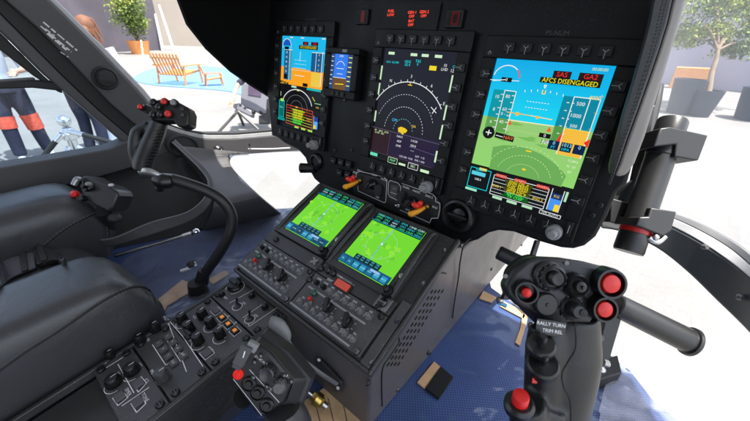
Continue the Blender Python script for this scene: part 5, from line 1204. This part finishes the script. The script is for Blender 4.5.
# ---------- left collective
c3=crop(60,165,7.02); LCD=.72
lcv=thing('collective_lever','dark lever head with small switches behind the left seat bolster','lever',D(98,205,.75))
b=B(mat('lever_dark',.02,.35,var=.1)); b.prism([P2(c3,q,LCD) for q in[(150,80),(180,72),(255,118),(330,140),(395,178),(405,215),(372,300),(335,330),(250,290),(150,222),(140,150)]],-CT*.05); obj('switch_head',b,lcv,bevel=.006,seg=3)
for q,r in(((185,150),18),((215,135),15),((205,175),14),((235,165),14),((175,235),20)):
    c_=P2(c3,q,LCD);R=r/7.02/F*LCD;k=B(GREYK if r==15 else KNOB);k.lathe([(R,-.002),(R,.008),(R*.7,.011),(0,.011)],c_,CT,14);obj('push_button',k,lcv)
k=B(mat('toggle_steel',.3,.3,metal=.7)); k.tube([P2(c3,(150,100),LCD),P2(c3,(120,100),LCD-.01),P2(c3,(98,140),LCD-.012)],[.004,.006,.006],12); obj('toggle_lever',k,lcv)
k=B(REDB); k.lathe([(.007,0),(.007,.008),(0,.010)],P2(c3,(115,203),LCD),CT,14); obj('red_push_button',k,lcv)
k=B(mat('tag_white',.6,.5)); k.cyl(P2(c3,(345,142),LCD),P2(c3,(372,138),LCD),.003,n=8); obj('white_tag',k,lcv)
k=B(RUBBER); k.ball(P2(c3,(385,372),.73),.013,sc=(1.3,1,.8)); k.tube([P2(c3,(300,320),.75),P2(c3,(330,400),.78),P2(c3,(300,600),.85)],.016,16); obj('lever_tube',k,lcv)
# ---------- right collective (near, bottom)
RC=.385
rc=thing('collective_lever','black lever head with one lit red button at the bottom of the view','lever',D(262,400,.42))
b=B(GRIPM); face=[(232.5,374),(237,361),(247,347),(256,343.5),(270,354),(293,381),(285,403),(264,417),(258,417),(232,381)]
b.prism([D(*q,RC) for q in face],-CT*.014); obj('switch_head',b,rc,bevel=.003)
b=B(mat('lever_housing',(.030,.027,.028),.42,bump=.2,bscale=900))
fi=[(247,346.5),(256,342.8),(271,353.5),(293.5,381),(285.5,403)]; fo=[(250,339),(264,332),(291,352),(314,379),(302,409)]
b.strip([D(*q,RC+.001) for q in fi],[D(*q,RC+.030) for q in fo],-CT*.02); obj('housing',b,rc,bevel=.003,seg=3)
b=B(mat('lever_housing',.03)); b.prism([D(*q,RC+.020) for q in [(250,341),(264,334),(289,353),(311,379),(300,407),(264,414),(236,380)]],-CT*.01); obj('housing_back',b,rc)
k6=crop(225,335,4.9)
b=B(mat('guard_switch_grey',.07,.35)); RMx=MX((CR,CU,CT)).transposed()@MX.Rotation(math.radians(-28),3,'Z')
b.box(P2(k6,(92,95),RC-.006),(.013,.024,.012),RMx); b.line(P2(k6,(88,112),RC-.0125),P2(k6,(98,80),RC-.0125),.0012,CT,WHITE); b.box(P2(k6,(65,145),RC-.004),(.010,.007,.010),RMx); b.box(P2(k6,(135,55),RC-.004),(.012,.010,.008),RMx,mt=GREYK); obj('guarded_switch',b,rc,bevel=.001)
k=B(REDL); k.lathe([(.0055,-.001),(.0055,.003),(.004,.005),(0,.0055)],P2(k6,(67,190),RC),CT,20); obj('lit_red_button',k,rc)
def rk(q,prof,nm,mt=KNOB,kn_=0):
    c_=P2(k6,q,RC);k=B(mt);k.lathe(prof,c_,CT,28)
    for j in range(kn_):
        a=2*math.pi*j/kn_;R=prof[0][0];k.box(c_+CR*math.cos(a)*R+CU*math.sin(a)*R+CT*prof[1][1]*.55,(.0014,.0014,prof[1][1]*.8),MX((CR,CU,CT)).transposed())
    obj(nm,k,rc)
rk((213,180),[(.0085,0),(.0085,.009),(.0072,.010),(.0035,.009),(0,.009)],'knurled_knob',mat('knob_sheen',.03,.25),14)
rk((275,238),[(.007,0),(.007,.009),(.0055,.012),(0,.012)],'grey_knob',mat('knob_mid',.10,.35),12)
for q in((118,238),(160,282),(205,345)): rk(q,[(.0085,0),(.0085,.002),(.0075,.003),(.0070,.001),(.0045,.001),(.0035,.003),(0,.003)],'round_switch')
for q in((145,130),(175,100),(205,250),(215,270),(290,195),(325,225),(140,205)): rk(q,[(.0024,0),(.0024,.003),(0,.004)],'small_screw',SCREW)
k=B(WHITE)
for t,q in(('SYNC',(165,115)),('HVR',(215,262)),('FLT',(195,140)),('LT',(300,200))): text(k,t,P2(k6,q,RC-.0005),(CR*.8-CU*.6),(CU*.8+CR*.6),.004,WHITE)
k.pline([P2(k6,q,RC-.0005) for q in((120,170),(265,330))],.0006,CT); k.pline([P2(k6,q,RC-.0005) for q in((40,215),(180,395))],.0005,CT); obj('printed_legend',k,rc)
b=B(mat('lever_arm_black',.02,.25)); b.tube([D(243,398,.41),D(225,415,.43),D(190,455,.47)],[.012,.0115,.0115],24); obj('lever_arm',b,rc)
b=B(mat('handle_grey',.035,.4,bump=.2,bscale=700)); b.tube([D(283,408,.40),D(287,428,.41),D(290,470,.45)],[.020,.030,.034],28,sub=4); obj('twist_handle',b,rc)

# ---------- clear protective film over the floor, wrinkled
def film(name,outline,label,seed,amp=.006,dz=.004,nx=46,sheen_mix=.14):
    m=bpy.data.materials.get('clear_film%d'%seed)
    if not m:
        m=bpy.data.materials.new('clear_film%d'%seed);m.use_nodes=True;nt=m.node_tree;nt.nodes.clear()
        o=nt.nodes.new('ShaderNodeOutputMaterial');t=nt.nodes.new('ShaderNodeBsdfTransparent');t.inputs[0].default_value=(.98,.98,.99,1)
        g=nt.nodes.new('ShaderNodeBsdfGlossy');g.inputs['Roughness'].default_value=.22;d=nt.nodes.new('ShaderNodeBsdfDiffuse');d.inputs[0].default_value=(.75,.77,.85,1)
        lw=nt.nodes.new('ShaderNodeLayerWeight');lw.inputs[0].default_value=.22
        a=nt.nodes.new('ShaderNodeMixShader');a.inputs[0].default_value=sheen_mix;nt.links.new(t.outputs[0],a.inputs[1]);nt.links.new(d.outputs[0],a.inputs[2])  # pale diffuse colour mixed in to stand for the film's whitish sheen
        x=nt.nodes.new('ShaderNodeMixShader');nt.links.new(lw.outputs['Fresnel'],x.inputs[0]);nt.links.new(a.outputs[0],x.inputs[1]);nt.links.new(g.outputs[0],x.inputs[2]);nt.links.new(x.outputs[0],o.inputs[0])
    from mathutils import noise
    P=[onz(q,FZ) for q in outline]; xs=[q.x for q in P];ys=[q.y for q in P]; x0,x1,y0,y1=min(xs),max(xs),min(ys),max(ys)
    def inside(x,y):
        c=False
        for i in range(len(P)):
            a=P[i];b_=P[i-1]
            if (a.y>y)!=(b_.y>y) and x<(b_.x-a.x)*(y-a.y)/(b_.y-a.y)+a.x: c=not c
        return c
    n=max(nx,int((x1-x0)/.006));mm=max(8,int((y1-y0)/.006)); idx={};b=B(m)
    for i in range(n+1):
        for j in range(mm+1):
            x=x0+(x1-x0)*i/n;y=y0+(y1-y0)*j/mm
            if inside(x,y):
                z=FZ+dz+amp*abs(noise.fractal(V((x*9+seed,y*13,seed)),1.0,2.0,3))*1.6; idx[i,j]=len(b.v);b.v.append(V((x,y,z)))
    for (i,j) in list(idx):
        if (i+1,j) in idx and (i,j+1) in idx and (i+1,j+1) in idx: b.f.append([idx[i,j],idx[i+1,j],idx[i+1,j+1],idx[i,j+1]]);b.mi.append(0)
    return obj(name,b,label=label,cat='plastic film',smooth=180)
film('plastic_film',[(120,262),(150,248),(190,236),(240,223),(290,208),(345,198),(330,225),(290,240),(262,282),(230,315),(180,330),(130,300)],'clear wrinkled plastic film over the blue floor left of the pedestal',1,amp=.006,sheen_mix=.10)
film('plastic_film',[(601,392),(606,372),(616,360),(628,372),(648,383),(658,396),(676,424),(690,470),(590,470),(596,421)],'glossy clear plastic film over the floor at the right of the large grip',5,amp=.012,sheen_mix=.20)
#==================================================================== OUTSIDE
GZ=-1.50
gm_=mat('pale_paving',(.19,.185,.175),.75,var=.12,vscale=.9,bump=.3,bscale=60); nt=gm_.node_tree; pb_=nt.nodes['Principled BSDF']
src=pb_.inputs['Base Color'].links[0].from_socket; tc_n=nt.nodes.new('ShaderNodeTexCoord')
br_=nt.nodes.new('ShaderNodeTexBrick'); br_.inputs['Scale'].default_value=.8; br_.inputs['Mortar Size'].default_value=.006; br_.inputs['Color1'].default_value=(1,1,1,1); br_.inputs['Color2'].default_value=(.97,.97,.97,1); br_.inputs['Mortar'].default_value=(.93,.93,.93,1); nt.links.new(tc_n.outputs['Object'],br_.inputs['Vector'])
sp_=nt.nodes.new('ShaderNodeTexNoise'); sp_.inputs['Scale'].default_value=45; sp_.inputs['Detail'].default_value=8; nt.links.new(tc_n.outputs['Object'],sp_.inputs['Vector']); rp_=nt.nodes.new('ShaderNodeMapRange'); rp_.inputs['From Min'].default_value=.35; rp_.inputs['From Max'].default_value=.6; rp_.inputs['To Min'].default_value=.90; nt.links.new(sp_.outputs['Fac'],rp_.inputs[0])
m1_=nt.nodes.new('ShaderNodeMix'); m1_.data_type='RGBA'; m1_.blend_type='MULTIPLY'; m1_.inputs['Factor'].default_value=1; nt.links.new(src,m1_.inputs[6]); nt.links.new(br_.outputs['Color'],m1_.inputs[7])
m2_=nt.nodes.new('ShaderNodeMix'); m2_.data_type='RGBA'; m2_.blend_type='MULTIPLY'; m2_.inputs['Factor'].default_value=1; nt.links.new(m1_.outputs[2],m2_.inputs[6]); nt.links.new(rp_.outputs[0],m2_.inputs[7]); nt.links.new(m2_.outputs[2],pb_.inputs['Base Color'])
b=B(gm_); b.poly([V((-150,-150,GZ)),V((150,-150,GZ)),V((150,150,GZ)),V((-150,150,GZ))]); obj('ground',b,kind='structure')
def G(x,y): return onz((x,y),GZ)
# blue round carpet
b=B(mat('carpet_blue',(.10,.23,.44),.85,var=.05)); c_=(G(133,76)+G(258,86))/2; R=(G(133,76)-G(258,86)).length/2
c_=(G(198,68)+G(198,89))/2; R=1.0
pts=[G(133,78),G(150,70),G(180,66.5),G(215,67),G(245,73),G(262,84),G(262,100),G(230,92),G(200,89),G(165,86.5),G(140,83)]
pts=sm(pts+[pts[0]],4)[:-1]; b.prism(pts,(0,0,.02)); obj('blue_carpet',b,label='round light blue carpet under the orange chairs',cat='carpet')
# backdrop walls
def wallq(name,x0,y0,x1,y1,h,mt,label,t=.3,cat='wall'):
    a=G(x0,y0);c_=G(x1,y1); n_=(c_-a).cross(V((0,0,1))).normalized(); n_= n_ if n_.dot(CW-a)<0 else -n_
    b=B(mt); b.prism([a,c_,c_+V((0,0,h)),a+V((0,0,h))],n_*t); return obj(name,b,label=label,cat=cat)
wallq('exhibition_wall',-60,60,164,50,7,mat('wall_violet',(.085,.075,.095),.8,var=.25,vscale=.5),'dark violet-grey exhibition wall behind the potted bush')
wallq('exhibition_wall',150,45,420,52,6,mat('wall_beige',(.36,.31,.26),.8,var=.08,vscale=.4),'pale beige wall far behind the orange chairs')
wallq('exhibition_wall',560,72,900,108,4.2,mat('wall_lavender',(.36,.345,.41),.8,var=.08,vscale=.4),'pale lavender wall behind the right planters')
# foliage
LEAF=[mat('leaf_light',(.26,.30,.045),.6),mat('leaf_mid',(.13,.19,.03),.6),mat('leaf_dark',(.06,.10,.02),.6)]
def crown(b,c_,rx,ry,rz,n,s,clumps=14,seed=1):
    rg_=random.Random(seed);cl=[]
    for i in range(clumps):
        d=V((rg_.gauss(0,1),rg_.gauss(0,1),rg_.gauss(0,1))).normalized()*rg_.uniform(.3,.95); cl.append((V((d.x*rx,d.y*ry,d.z*rz)),rg_.uniform(.28,.5),rg_.choice([0,0,1,1,2])))
    for i in range(n):
        o_,k_,m_=rg_.choice(cl); p=c_+o_+V((rg_.gauss(0,1)*rx*k_*.5,rg_.gauss(0,1)*ry*k_*.5,rg_.gauss(0,1)*rz*k_*.5))
        a=V((rg_.gauss(0,1),rg_.gauss(0,1),rg_.gauss(0,1))).normalized();e=a.cross(V((rg_.gauss(0,1),rg_.gauss(0,1),rg_.gauss(0,1)))).normalized(); w=s*rg_.uniform(.6,1.4)
        b.add([p-a*w,p-e*w*.45,p+a*w,p+e*w*.45],[(0,1,2,3)],LEAF[m_])
# potted bush
p=G(141,54);dB=(p-CW).dot(-CT);uB=dB/F
bu=thing('potted_bush','tall yellow-green bush in an orange pot before the dark wall','bush',p)
b=B(mat('pot_orange',(.62,.24,.07),.6)); b.lathe([(7.5*uB,0),(9.5*uB,12*uB),(8.5*uB,12*uB),(7.5*uB,11*uB),(0,11*uB)],p,(0,0,1),24); obj('pot',b,bu)
b=B(mat('bark',(.10,.07,.045),.9)); b.tube([p+V((0,0,11*uB)),p+V((0,0,22*uB)),p+V((.1,0,40*uB))],[1.2*uB,1*uB,.4*uB],8); obj('trunk',b,bu)
b=B(LEAF[0]); crown(b,p+V((0,0,36*uB)),15*uB,15*uB,23*uB,5200,1.1*uB,30,3); obj('foliage',b,bu)
# white leaning masts
def mast(q0,q1,r,label):
    a=G(*q0); c_=D(q1[0],q1[1],(a-CW).dot(-CT)); b=B(mat('mast_white',.8,.5)); b.cyl(a,c_,r,r*.7,10); obj('white_mast',b,label=label,cat='mast',group='white leaning masts')
mast((163,51),(155,14),.09,'white mast nearest the potted bush, left of the other masts');mast((174,51),(159,5),.09,'longest white leaning mast left of the hood edge');mast((176,45),(167,12),.08,'short white mast closest to the black hood edge')
mast((679,66),(697,24),.07,'white leaning mast at the left of three, right of the hood post');mast((683,70),(708,22),.07,'white leaning mast between two others behind the planters');mast((694,72),(716,26),.07,'white leaning mast nearest the young tree')
mast((144,62),(141,40),.04,'thin white post standing below the orange pot')
# orange slatted chair
OW=mat('wood_orange',(.48,.21,.065),.55,var=.15,vscale=20)
def slat_chair(p,yaw,w=.9,dpt=.85,label='',group=None,s=1.0):
    t=thing('slatted_chair',label,'chair',p,group=group); R_=MX.Rotation(yaw,3,'Z')
    Q=lambda x,y,z: p+R_@V((x*s,y*s,z*s))
    b=B(OW)
    for i in range(9): x=-w/2+.06+i*(w-.12)/8; b.tube([Q(x,-dpt/2,.40),Q(x,dpt*.32,.30)],.028*s,6,smooth=False)
    obj('seat',b,t); b=B(OW)
    for i in range(9): x=-w/2+.06+i*(w-.12)/8; b.tube([Q(x,dpt*.30,.28),Q(x*1.08,dpt*.55,.92)],.026*s,6,smooth=False)
    b.tube([Q(-w/2*1.05,dpt*.5,.80),Q(w/2*1.05,dpt*.5,.80)],.022*s,6,smooth=False); obj('backrest',b,t)
    for sx in(-1,1):
        b=B(OW); b.box(Q(sx*w/2,-.02,.58),(.07*s,dpt*s,.035*s),R_); obj('armrest',b,t)
        for y0,y1,zt in((-dpt/2+.05,-dpt/2+.0,.58),(dpt*.32,dpt*.42,.58)):
            b=B(OW); b.tube([Q(sx*w/2,y0,zt),Q(sx*w/2,y1,0)],.032*s,6,smooth=False); obj('leg',b,t)
cp=G(181,84); slat_chair(cp,math.radians(205),label='orange slatted wooden armchair on the blue carpet, the wider one',group='orange wooden seats',w=1.0,s=1.0)
cp=G(214,86); slat_chair(cp,math.radians(160),label='narrow orange wooden seat half hidden under the black hood edge',group='orange wooden seats',w=.5,s=.65)
# people -----------------------------------------------------------------
SKIN=mat('skin',(.50,.27,.18),.5)
def person(p,h,yaw,legs,shirt,trousers,shoes,hair,label,feet=None,bare_arm=False,arm=None,patch=None):
    t=thing('person',label,'person',p); R_=MX.Rotation(yaw,3,'Z'); Q=lambda x,y,z: p+R_@V((x*h,y*h,z*h))
    f=feet or [Q(-.07,0,0),Q(.07,0,0)]
    hip=[Q(-.052,0,.50),Q(.052,0,.50)]
    kn_=[hip[i].lerp(f[i]+V((0,0,.04*h)),.50)+R_@V((0,-.02*h,0)) for i in(0,1)]
    hd=Q(0,-.02,.93); b=B(SKIN); b.ball(hd,.058*h,sc=(.85,1,1.2)); b.tube([Q(0,0,.80),Q(0,-.008,.90)],[.034*h,.028*h],12,smooth=False); b.tube([Q(0,0,.82),Q(0,0,.70),Q(0,0,.60),Q(0,0,.50)],[.06*h,.085*h,.075*h,.085*h],16,flat=.7)
    b.ball(Q(0,-.078,.925),.009*h); 
    for sx in(-1,1): b.ball(Q(sx*.050,-.015,.93),.012*h,sc=(.5,1,1.3))
    arms=arm or [[Q(-.115,0,.80),Q(-.15,-.02,.64),Q(-.11,-.12,.60)],[Q(.115,0,.80),Q(.15,-.02,.64),Q(.10,-.13,.62)]]
    for A_ in arms:
        b.tube(A_,[.027*h,.022*h,.016*h],10); d_=(A_[-1]-A_[-2]).normalized(); b.ball(A_[-1]+d_*.03*h,.022*h,sc=(1,1,1.2)); sd_=d_.cross(V((0,0,1))).normalized()
        for k in range(4): b.tube([A_[-1]+d_*.035*h+sd_*(k-1.5)*.010*h,A_[-1]+d_*.075*h+sd_*(k-1.5)*.011*h-V((0,0,.012*h))],.0058*h,6,smooth=False)
        b.tube([A_[-1]+d_*.02*h+sd_*.02*h,A_[-1]+d_*.05*h+sd_*.035*h],.006*h,6,smooth=False)
    for i in(0,1): b.tube([hip[i],kn_[i],f[i]+V((0,0,.05*h))],[.05*h,.033*h,.022*h],12)
    obj('body',b,t,remesh=.012*h/1.7,smoothit=3)
    b=B(trousers)
    for i in(0,1): b.tube([hip[i]+V((0,0,.03*h)),hip[i].lerp(kn_[i],.5),kn_[i],kn_[i].lerp(f[i],.55),f[i]+V((0,0,.045*h))],[.062*h,.058*h,.046*h,.042*h,.040*h],16,flat=.95)
    b.tube([Q(0,0,.57),Q(0,0,.48)],[.092*h,.10*h],18,smooth=False,flat=.75); o=obj('trousers',b,t,remesh=.011*h/1.7,smoothit=3)
    if patch:
        for i in(0,1):
            b=B(patch); a=kn_[i].lerp(hip[i],.22);c_=kn_[i].lerp(f[i],.10+.1*i); rr_=V((0,0,0)); b.tube([a+V((0,0,.0)),kn_[i].lerp(a,.4),c_],[.056*h,.0525*h,.0500*h],16,flat=.97); obj('trouser_panel',b,o)
    b=B(shirt); b.tube([Q(0,0,.83),Q(0,0,.80),Q(0,0,.70),Q(0,0,.60),Q(0,0,.52)],[.05*h,.10*h,.105*h,.095*h,.10*h],18,flat=.72)
    for A_ in arms: b.tube([A_[0],A_[1],A_[1].lerp(A_[2],.1 if bare_arm else .9)],[.036*h,.031*h,.026*h],12)
    obj('shirt',b,t,remesh=.012*h/1.7,smoothit=3)
    for i in(0,1): 
        b=B(shoes); b.ball(f[i]+R_@V((0,-.03*h,0))+V((0,0,.02*h)),.032*h,sc=(.75,2.0,.75),R=R_); obj('shoe',b,t)
    b=B(hair); b.ball(hd+V((0,0,.018*h))+R_@V((0,.018*h,0)),.066*h,sc=(.95,1,1.15)); b.ball(hd+R_@V((0,.045*h,-.035*h)),.050*h,sc=(1.1,.8,1.5)); 
    if hair.name=='hair_ginger':
        rg_=random.Random(int(p.x*100))
        for i in range(90):
            a=rg_.uniform(-.2,math.pi+.2); st=hd+R_@V((math.cos(a)*.05*h,math.sin(a)*.05*h,0))+V((0,0,rg_.uniform(.02,.07)*h))
            en=hd+R_@V((math.cos(a)*rg_.uniform(.06,.085)*h,math.sin(a)*rg_.uniform(.06,.085)*h,-rg_.uniform(.04,.13)*h))
            b.tube([hd+V((0,0,.075*h)),st,(st+en)/2+V((rg_.uniform(-.01,.01),rg_.uniform(-.01,.01),0)),en],[.008,.012,.010,.003],5,sub=3)
        obj('hair',b,t)
    else: obj('hair',b,t,remesh=.012,smoothit=2)
    # face
    for sx in(-1,1): 
        b=B(mat('eye_dark',.02,.3)); b.ball(Q(sx*.02,-.072,.94),.006*h); obj('eye',b,t)
    b=B(mat('lip',(.4,.12,.1),.5)); b.box(Q(0,-.074,.90),(.03*h,.008*h,.007*h),R_); obj('mouth',b,t)
    return t
NAVY=mat('cloth_navy',(.012,.014,.035),.8,var=.2,vscale=12);WHC=mat('cloth_white',(.42,.45,.50),.8,var=.05);REDC=mat('cloth_red_orange',(.60,.09,.05),.8,var=.25,vscale=25)
fa=onz((22,157),GZ+.05);fb=onz((50,151),GZ+.05); p=(fa+fb)/2; p.z=GZ; fa.z=GZ;fb.z=GZ
yw=math.atan2(CW.y-p.y,CW.x-p.x)+math.pi/2
p=onz((34,158),GZ)
person(p,1.78,yw,None,WHC,NAVY,WHC,mat('hair_brown',(.08,.04,.02),.7),'person in white shirt and navy trousers with red panels outside the door window',feet=[fa,fb],patch=REDC,bare_arm=True)
p=onz((100,152),GZ)+V((.0,0,0)); yw=math.atan2(CW.y-p.y,CW.x-p.x)+math.pi/2
REDH=mat('hair_ginger',(.13,.050,.022),.7,var=.2,vscale=20)
person(p,1.66,yw+2.4,None,WHC,NAVY,mat('shoe_dark',.03,.6),mat('hair_brown',(.08,.04,.02),.7),'person in dark trousers beside the barrier rope, upper body behind the pillar')
p=onz((122,152),GZ)+V((-.25,.1,0)); 
person(p,1.70,yw+2.7,None,WHC,mat('cloth_white_trouser',(.40,.44,.52),.8),NAVY,REDH,'person with ginger hair and white trousers behind the door pillar')
# person behind the grey case
p=onz((264,140),GZ)+V((.35,.75,0)); Q=lambda x,y,z:p+V((x,y,z))
a1=D(243,80,(p-CW).dot(-CT)-.1);a2=D(237,92,(p-CW).dot(-CT)-.2);a3=D(233,101,(p-CW).dot(-CT)-.35)
person(p,1.75,math.radians(60),None,mat('cloth_plum',(.035,.03,.05),.8),NAVY,NAVY,mat('hair_brown',(.08,.04,.02),.7),'person in dark sleeve reaching round the grey case by the panel',arm=[[p+V((-.1,-.1,1.40)),a1,a3],[p+V((.15,0,1.40)),p+V((.3,0,1.15)),p+V((.2,.2,.95))]],bare_arm=True)
# people by the counter on the right
q1=onz((678,78),GZ);
person(q1,1.7,math.radians(180),None,NAVY,NAVY,NAVY,REDH,'far person with dark top left of the white masts at right')
q1=onz((693,78),GZ);
person(q1,1.7,math.radians(180),None,WHC,NAVY,NAVY,REDH,'far person in pale top behind the white masts at right')
# orange counter
a=onz((668,88),GZ);c_=onz((704,90),GZ); b=B(OW); d_=(a-CW).dot(-CT); b.prism([a,c_,c_+V((0,0,.8)),a+V((0,0,.8))],(0,.5,0)); obj('counter',b,label='low orange wooden counter behind the blue planters',cat='counter',bevel=.02)
# grey case on a tripod
pt=G(241,131);dT=(pt-CW).dot(-CT); c4=crop(215,75,6.47)
gc=thing('display_case','light grey case with dark window and black latches beside the panel','case',D(248,100,dT))
CG=mat('case_grey',(.13,.13,.15),.5,var=.05)
b=B(CG); b.prism([P2(c4,q,dT) for q in[(170,48),(372,78),(340,250),(290,246),(165,192)]],-CT*.12); obj('case_shell',b,gc,bevel=.01)
b=B(mat('case_window',(.07,.05,.08),.3)); b.prism([P2(c4,q,dT-.005) for q in[(218,60),(302,72),(297,142),(216,128)]],CT*.01); obj('window',b,gc)
b=B(CG); b.prism([P2(c4,q,dT-.06) for q in[(102,188),(160,180),(240,240),(238,262),(225,264),(120,212)]],-CT*.15); obj('ledge',b,gc,bevel=.01)
b=B(BLACK); b.prism([P2(c4,q,dT-.03) for q in[(335,152),(372,158),(352,312),(282,312),(282,262),(330,250)]],-CT*.08); 
for q in((170,200),(200,218),(250,240),(295,244)): b.box(P2(c4,q,dT-.02),(.05,.05,.09),MX((CR,CU,CT)).transposed())
obj('latch',b,gc,bevel=.01)
tp_=thing('tripod','thin dark tripod stand under the grey case','tripod',pt)
b=B(mat('tripod_dark',.05,.4)); top=P2(c4,(140,235),dT); b.tube([top,pt+V((0,0,.35))],.035,10,smooth=False); obj('column',b,tp_)
for k in range(3):
    a=k*2.1+.4; b=B(mat('tripod_dark',.05,.4)); b.tube([pt+V((0,0,.35)),pt+V((.45*math.cos(a),.45*math.sin(a),.0))],.025,8,smooth=False); obj('leg',b,tp_)
# stanchion with two belts
q=onz((64,121),GZ+.98); st=thing('stanchion','chrome barrier post with ball top outside the door window','barrier post',V((q.x,q.y,GZ)))
b=B(CHROME); b.cyl(V((q.x,q.y,GZ+.02)),V((q.x,q.y,GZ+.92)),.032,n=24); b.ball(q,.044); b.lathe([(.04,0),(.055,.01),(.055,.05),(.04,.07),(.03,.09)],V((q.x,q.y,GZ+.84)),(0,0,1),24); b.lathe([(.17,0),(.17,.015),(.05,.03),(.03,.05)],V((q.x,q.y,GZ)),(0,0,1),32); obj('post',b,st)
b=B(CHROME)
qt=V((q.x,q.y,GZ+.80))
for e in(V((.3,.35,-.35)),V((.1,-.5,-.35)),V((-.4,.1,-.4))): b.tube([qt,qt+e*.9],.016,8,smooth=False)
obj('brace',b,st)
dq=(q-CW).dot(-CT)
for A_,lab in(([(62,134),(56,141),(44,156),(36,168)],'black barrier rope hanging left of the chrome post'),([(68,131),(84,135),(104,140.5),(135,149)],'black barrier rope stretching right of the chrome post')):
    b=B(mat('rope_black',.006,.7,bump=.3,bscale=60)); b.tube([D(x,y,dq-.02) for x,y in A_],.018,12); b.cyl(D(*A_[0],dq-.02),D(*A_[1],dq-.02),.020,n=12,mt=CHROME); obj('barrier_rope',b,label=lab,cat='rope',group='barrier ropes')
# planters and trees at right
PB=mat('planter_blue',(.020,.032,.05),.6,var=.1,vscale=3)
def planter(top,bot,label,r0f=1.0,tree=None):
    a=G(bot[0],bot[1]); d_=(a-CW).dot(-CT); rb=bot[2]/F*d_; h=None
    n_=V((0,0,1)); # height from where the rim sits in the photo
    lo,hi=.1,3
    for _ in range(30):
        m=(lo+hi)/2; w=a+V((0,0,m)); q=MW.transposed()@(w-CW); y=210.5-F*q.y/-q.z
        if y>top[1]: lo=m
        else: hi=m
    h=lo; rt_=top[2]/F*d_
    t=thing('planter',label,'planter',a,group='blue tapered planters'); b=B(PB); b.lathe([(rb,0),(rt_,h),(rt_*.9,h),(rt_*.86,h-.08),(0,h-.08)],a,(0,0,1),32); obj('pot',b,t,smooth=30)
    b=B(mat('soil',(.05,.035,.02),.9)); b.lathe([(rt_*.85,h-.07),(0,h-.05)],a,(0,0,1),20); obj('soil',b,t); return a,h,rt_
a,h,_=planter((687,79,13),(677,113,9),'dark blue tapered planter nearest the hood post',tree=1)
a2,h2_,_=planter((707,90,12),(698,116,8),'dark blue planter holding the young tree')
a3,h3,_=planter((765,88,18),(752,120,14),'dark blue planter cut by the right picture edge')
def tree(p0,h,label,pts,cr,seed,n=3200,s=.07):
    t=thing('young_tree',label,'tree',p0,group='trees in planters'); b=B(mat('bark_pale',(.20,.15,.10),.9,var=.2,vscale=8)); d_=(p0-CW).dot(-CT)
    P=[p0]+[D(x,y,d_) for x,y in pts]; b.tube(P,[.07]+[.055-.008*i for i in range(len(pts))],10)
    for c_ in cr: b.tube([P[-1],P[-1].lerp(c_[0],.5)+V((0,0,.1)),c_[0]],[.03,.02,.008],6)
    obj('trunk',b,t)
    b=B(LEAF[0])
    for i,(c_,r) in enumerate(cr): crown(b,c_,r*1.1,r*1.1,r*.8,n//len(cr),s,10,seed+i)
    obj('foliage',b,t)
dd2=(a2-CW).dot(-CT)
tree(a2+V((0,0,h2_-.1)),3,'young tree with airy yellow-green crown in the second planter',[(712,72),(716,60),(718,50)],[(D(700,22,dd2),.75),(D(735,12,dd2),.8),(D(745,45,dd2),.55),(D(715,-10,dd2),.9),(D(728,38,dd2),.45),(D(690,38,dd2+2),.5)],11,n=6000,s=.05)
tree(G(756,112)+V((0,0,h3)),3,'leafy tree above the planter at the right picture edge',[(765,60),(768,40)],[(D(765,5,dd2),.8),(D(775,-10,dd2),1.0)],31,n=2400,s=.06)
dd1=(G(684,75)-CW).dot(-CT)
tree(G(684,75),3,'far green tree behind the people and white masts',[(686,50)],[(D(688,30,dd1),1.6),(D(694,10,dd1),1.7),(D(712,38,dd1),1.4)],51,n=4500,s=.11)
#==================================================================== LIGHT
world=bpy.data.worlds.new('World'); sc.world=world; world.use_nodes=True; nt=world.node_tree
bg=nt.nodes['Background']; sky=nt.nodes.new('ShaderNodeTexSky'); sky.sky_type='NISHITA'; sky.sun_disc=False
SUN_EL=math.radians(71); SUN_AZ=math.radians(78)
sky.sun_elevation=SUN_EL; sky.sun_rotation=SUN_AZ; sky.air_density=1.0; sky.dust_density=2.0
hs_=nt.nodes.new('ShaderNodeHueSaturation'); hs_.inputs['Saturation'].default_value=.55; nt.links.new(sky.outputs[0],hs_.inputs['Color']); nt.links.new(hs_.outputs[0],bg.inputs[0]); bg.inputs[1].default_value=.15
sd=V((math.sin(SUN_AZ)*math.cos(SUN_EL),math.cos(SUN_AZ)*math.cos(SUN_EL),math.sin(SUN_EL)))
sl=bpy.data.lights.new('sun','SUN'); sl.energy=4.0; sl.angle=math.radians(.5); sl.color=(1,.96,.90)
so=bpy.data.objects.new('sun',sl); COL.objects.link(so); so.rotation_euler=sd.to_track_quat('Z','Y').to_euler(); so.location=sd*20
sc.render.engine='CYCLES'
try:
    sc.cycles.max_bounces=8; sc.cycles.transparent_max_bounces=12; sc.cycles.use_denoising=True
except Exception: pass
vs_=sc.view_settings; vs_.view_transform='Standard'; vs_.look='None'; vs_.exposure=EXPO; vs_.gamma=1; vs_.use_curve_mapping=False
